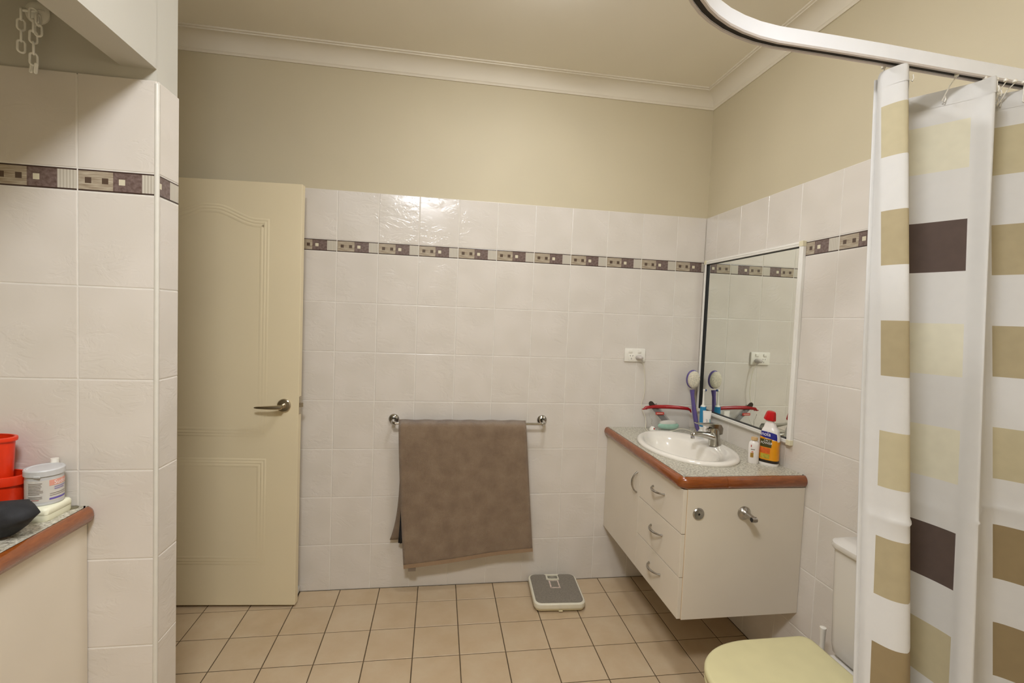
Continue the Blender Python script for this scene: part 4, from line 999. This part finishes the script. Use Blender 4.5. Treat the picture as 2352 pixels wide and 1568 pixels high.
# soap container with jar on top
so = thing('soap_box', 'cream plastic soap box on the left counter under the grey jar', 'soap box', (-2.464, -1.134, ZS))
loft([(rrect(0.041, 0.042, 0.012), 0.0), (rrect(0.043, 0.044, 0.012), 0.004), (rrect(0.043, 0.044, 0.012), 0.0165)]).build('base', 'soapbox', so, 50)
loft([(rrect(0.0425, 0.0435, 0.012), 0.0165), (rrect(0.0435, 0.0445, 0.012), 0.0175), (rrect(0.0435, 0.0445, 0.012), 0.028), (rrect(0.041, 0.042, 0.012), 0.033), (rrect(0.035, 0.036, 0.010), 0.0345)]).build('lid', 'soapbox', so, 50)
jr = thing('cream_jar', 'grey plastic cream jar with a printed label on the soap box', 'jar', (-2.461, -1.128, ZS+0.0345))
JR = 0.0375
MB().lathe([(0.0, 0.0), (JR-0.002, 0.0), (JR, 0.003), (JR, 0.012), (JR, 0.072), (JR, 0.074), (0.0, 0.074)], (0,0,0), 44, caps=False).build('pot', 'jar_grey', jr, 30)
ld = MB().lathe([(0.0, 0.0745), (JR+0.0005, 0.0745), (JR+0.0028, 0.076), (JR+0.0028, 0.089), (JR+0.001, 0.0915), (JR-0.004, 0.092), (JR-0.006, 0.0905), (0.0, 0.0905)], (0,0,0), 44, caps=False).build('lid', 'jar_grey', jr, 30)
MB().cbox((0.004, -0.0412, 0.0745), (0.018, -0.0372, 0.079), 0.001).build('lid_tab', 'jar_grey', ld)
def jp(s, z, off=0.0005):
    """s: arc length to the right of the direction facing the camera"""
    a = math.atan2(-1.37, 1.01) + s/JR
    return ((JR+off)*math.cos(a), (JR+off)*math.sin(a), z)
def jpatch(name, mat, s0, s1, z0, z1, off=0.0005, parent=None):
    n_ = max(3, int((s1-s0)/0.003)); return MB().grid([[jp(s0+(s1-s0)*i/n_, z0+(z1-z0)*j/3, off) for i in range(n_+1)] for j in range(4)]).build(name, mat, parent or jr, 60)
jpatch('label', 'jar_label', -0.058, 0.062, 0.010, 0.066, 0.0003)
jpatch('pink_band', 'jar_pink', 0.008, 0.060, 0.050, 0.0645, 0.0007)
jpatch('purple_band', 'jar_purple', 0.008, 0.050, 0.014, 0.0185, 0.0007)
text_mesh('lettering', 'Sudocrem', 0.0145, 'print_white', jr, lambda x, y: jp(0.017+x, 0.0525+y, 0.0012))
for k, z in enumerate((0.0435, 0.0385)): jpatch('lilac_line', 'jar_lilac', 0.018, 0.048-0.005*k, z, z+0.003, 0.0008)
for k, z in enumerate((0.029, 0.0245)): jpatch('small_print', 'print_grey', 0.009, 0.048, z, z+0.0012, 0.0008)
random.seed(3)
for k in range(12):
    z = 0.058-0.0038*k
    if k == 8: continue
    jpatch('small_print', 'print_red' if k == 11 else 'print_grey', -0.034, -0.003-random.random()*0.008, z, z+0.0013, 0.0008)
wbt = thing('white_cap_bottle', 'white bottle top showing behind the grey jar', 'bottle', (-2.468, -1.0890, ZS))
MB().lathe([(0.0, 0.0), (0.010, 0.0), (0.0105, 0.004), (0.0105, 0.100), (0.007, 0.112), (0.007, 0.118)], (0, 0.004, 0), 18).build('bottle', 'bottle_white', wbt, 40)
MB().lathe([(0.0, 0.116), (0.0095, 0.116), (0.009, 0.136), (0.0, 0.137)], (0, 0.004, 0), 18, caps=False).build('cap', 'plastic_white', wbt, 40)
wd = thing('plug_hole_cover', 'small flat dull metal disc on the counter by the tiles', 'disc', (-2.424, -1.086, ZS))
MB().lathe([(0.0, 0.0), (0.0115, 0.0), (0.0115, 0.002), (0.009, 0.0035), (0.0, 0.0035)], (0,0,0), 20, caps=False).build('disc', 'waste_metal', wd, 40)
# red tubs
def tub(name, label, loc, r0, r1, h, lip, sy=1.0):
    t_ = thing(name, label, 'tub', loc)
    MB().lathe([(0.0, 0.0), (r0, 0.0), (r1, h-0.002), (r1-0.0025, h-0.002), (r0-0.003, 0.004), (0.0, 0.004)], (0,0,0), 44, caps=False, sy=sy).build('wall', 'red_plastic', t_, 40)
    MB().lathe([(r1-0.003, h-0.001), (r1-0.001, h+0.001), (r1+0.005, h), (r1+0.006, h-0.004), (r1+0.005, h-lip), (r1+0.003, h-lip), (r1+0.001, h-0.006)], (0,0,0), 44, caps=False, sy=sy).build('rim', 'red_plastic', t_, 40)
    return t_
tub('red_basin_tub', 'low red plastic tub on the left counter behind the black pouch', (-2.590, -1.128, ZS), 0.072, 0.083, 0.107, 0.022, 0.55)
tub('red_tall_tub', 'tall red plastic tub standing inside the low red tub', (-2.587, -1.130, ZS+0.0045), 0.048, 0.058, 0.200, 0.009, 0.58)
# black pouch
bp = thing('black_pouch', 'black fabric pouch with a white tag at the counter edge', 'pouch', (-2.47, -1.262, ZS))
OUT = [(-0.110, 0.003), (-0.130, 0.030), (-0.115, 0.066), (-0.060, 0.078), (0.013, 0.0815), (0.050, 0.0825), (0.070, 0.070), (0.0885, 0.0545), (0.068, 0.036), (0.050, 0.017), (0.034, 0.004), (-0.03, 0.0008)]
def oring(k, y, lift=0.0): 
    cx, cz = -0.01, 0.040
    return [(cx+(x-cx)*k, y+0.010*math.sin(x*40), max(0.0006, cz+(z-cz)*k+lift)) for x, z in OUT]
n_ = len(OUT); rings = [oring(0.60, -0.034), oring(0.88, -0.026), oring(0.985, -0.010), oring(1.0, 0.004), oring(0.97, 0.020), oring(0.85, 0.034), oring(0.55, 0.042)]
vs = [p for r in rings for p in r]
fs = [(i*n_+k, i*n_+(k+1) % n_, (i+1)*n_+(k+1) % n_, (i+1)*n_+k) for i in range(len(rings)-1) for k in range(n_)] + [tuple(reversed(range(n_))), tuple((len(rings)-1)*n_+k for k in range(n_))]
MB().add(vs, fs).build('bag', 'black_cloth', bp, 179)
MB().add([(-0.012, -0.0395, 0.008), (0.016, -0.0335, 0.014), (0.024, -0.0290, 0.030), (0.002, -0.0385, 0.024), (-0.012, -0.038, 0.008), (0.016, -0.032, 0.014), (0.024, -0.0275, 0.030), (0.002, -0.037, 0.024)], [(0,1,2,3), (7,6,5,4), (0,4,5,1), (1,5,6,2), (2,6,7,3), (3,7,4,0)]).build('tag', 'plastic_white', bp)

# ------------------------------------------------------------------ plastic chain hanging in the alcove
CX, CY, CZ = -2.512, -1.0645, 2.178
hk = thing('hanging_chain', 'white plastic chain hanging from a round mount high on the alcove wall', 'chain', (CX, CY, CZ))
MB().lathe([(0.0, 0.0), (0.027, 0.0), (0.028, 0.005), (0.024, 0.012), (0.012, 0.018), (0.0, 0.019)], (0,0,0), 24, caps=False, fn=lambda p: (p[0], -p[2], p[1])).build('wall_mount', 'chain_white', hk, 40)
MB().tube([(-0.020, -0.010, 0.004), (-0.021, -0.026, -0.004), (-0.014, -0.032, -0.012), (0.012, -0.032, -0.012), (0.020, -0.026, -0.004), (0.019, -0.010, 0.004)], 0.0034, 8).build('hook_bar', 'chain_white', hk, 60)
def link(c, yaw, L=0.038, Wd=0.019, r=0.0026, tilt=0.0):
    P = []; hw = Wd/2-r; hl = L/2-Wd/2
    for i in range(9): a = PI*i/8; P.append((hw*math.cos(a), 0, hl+hw*math.sin(a)))
    for i in range(9): a = PI+PI*i/8; P.append((hw*math.cos(a), 0, -hl+hw*math.sin(a)))
    R_ = Matrix.Rotation(yaw, 3, 'Z') @ Matrix.Rotation(tilt, 3, 'X')
    return MB().tube([R_ @ Vector(p)+Vector(c) for p in P], r, 8, closed=True).build('link', 'chain_white', hk, 60)
VY = 0.60
z = -0.020
for k in range(4): link((-0.018, -0.030, z), VY if k % 2 else VY+PI/2, L=0.033 if k < 3 else 0.036); z -= 0.0265
z = -0.020
for k in range(5): link((0.012, -0.034, z), VY+PI/2 if k in (1, 3) else VY, L=0.036); z -= 0.0275
for sx in (-1, 1): link((0.012+sx*0.005, -0.034, z+0.006), VY+0.5*sx, L=0.028, Wd=0.009, tilt=0.16*sx)
link((0.020, -0.030, -0.030), VY+0.9, L=0.034); link((0.021, -0.031, -0.056), VY-0.4, L=0.034)
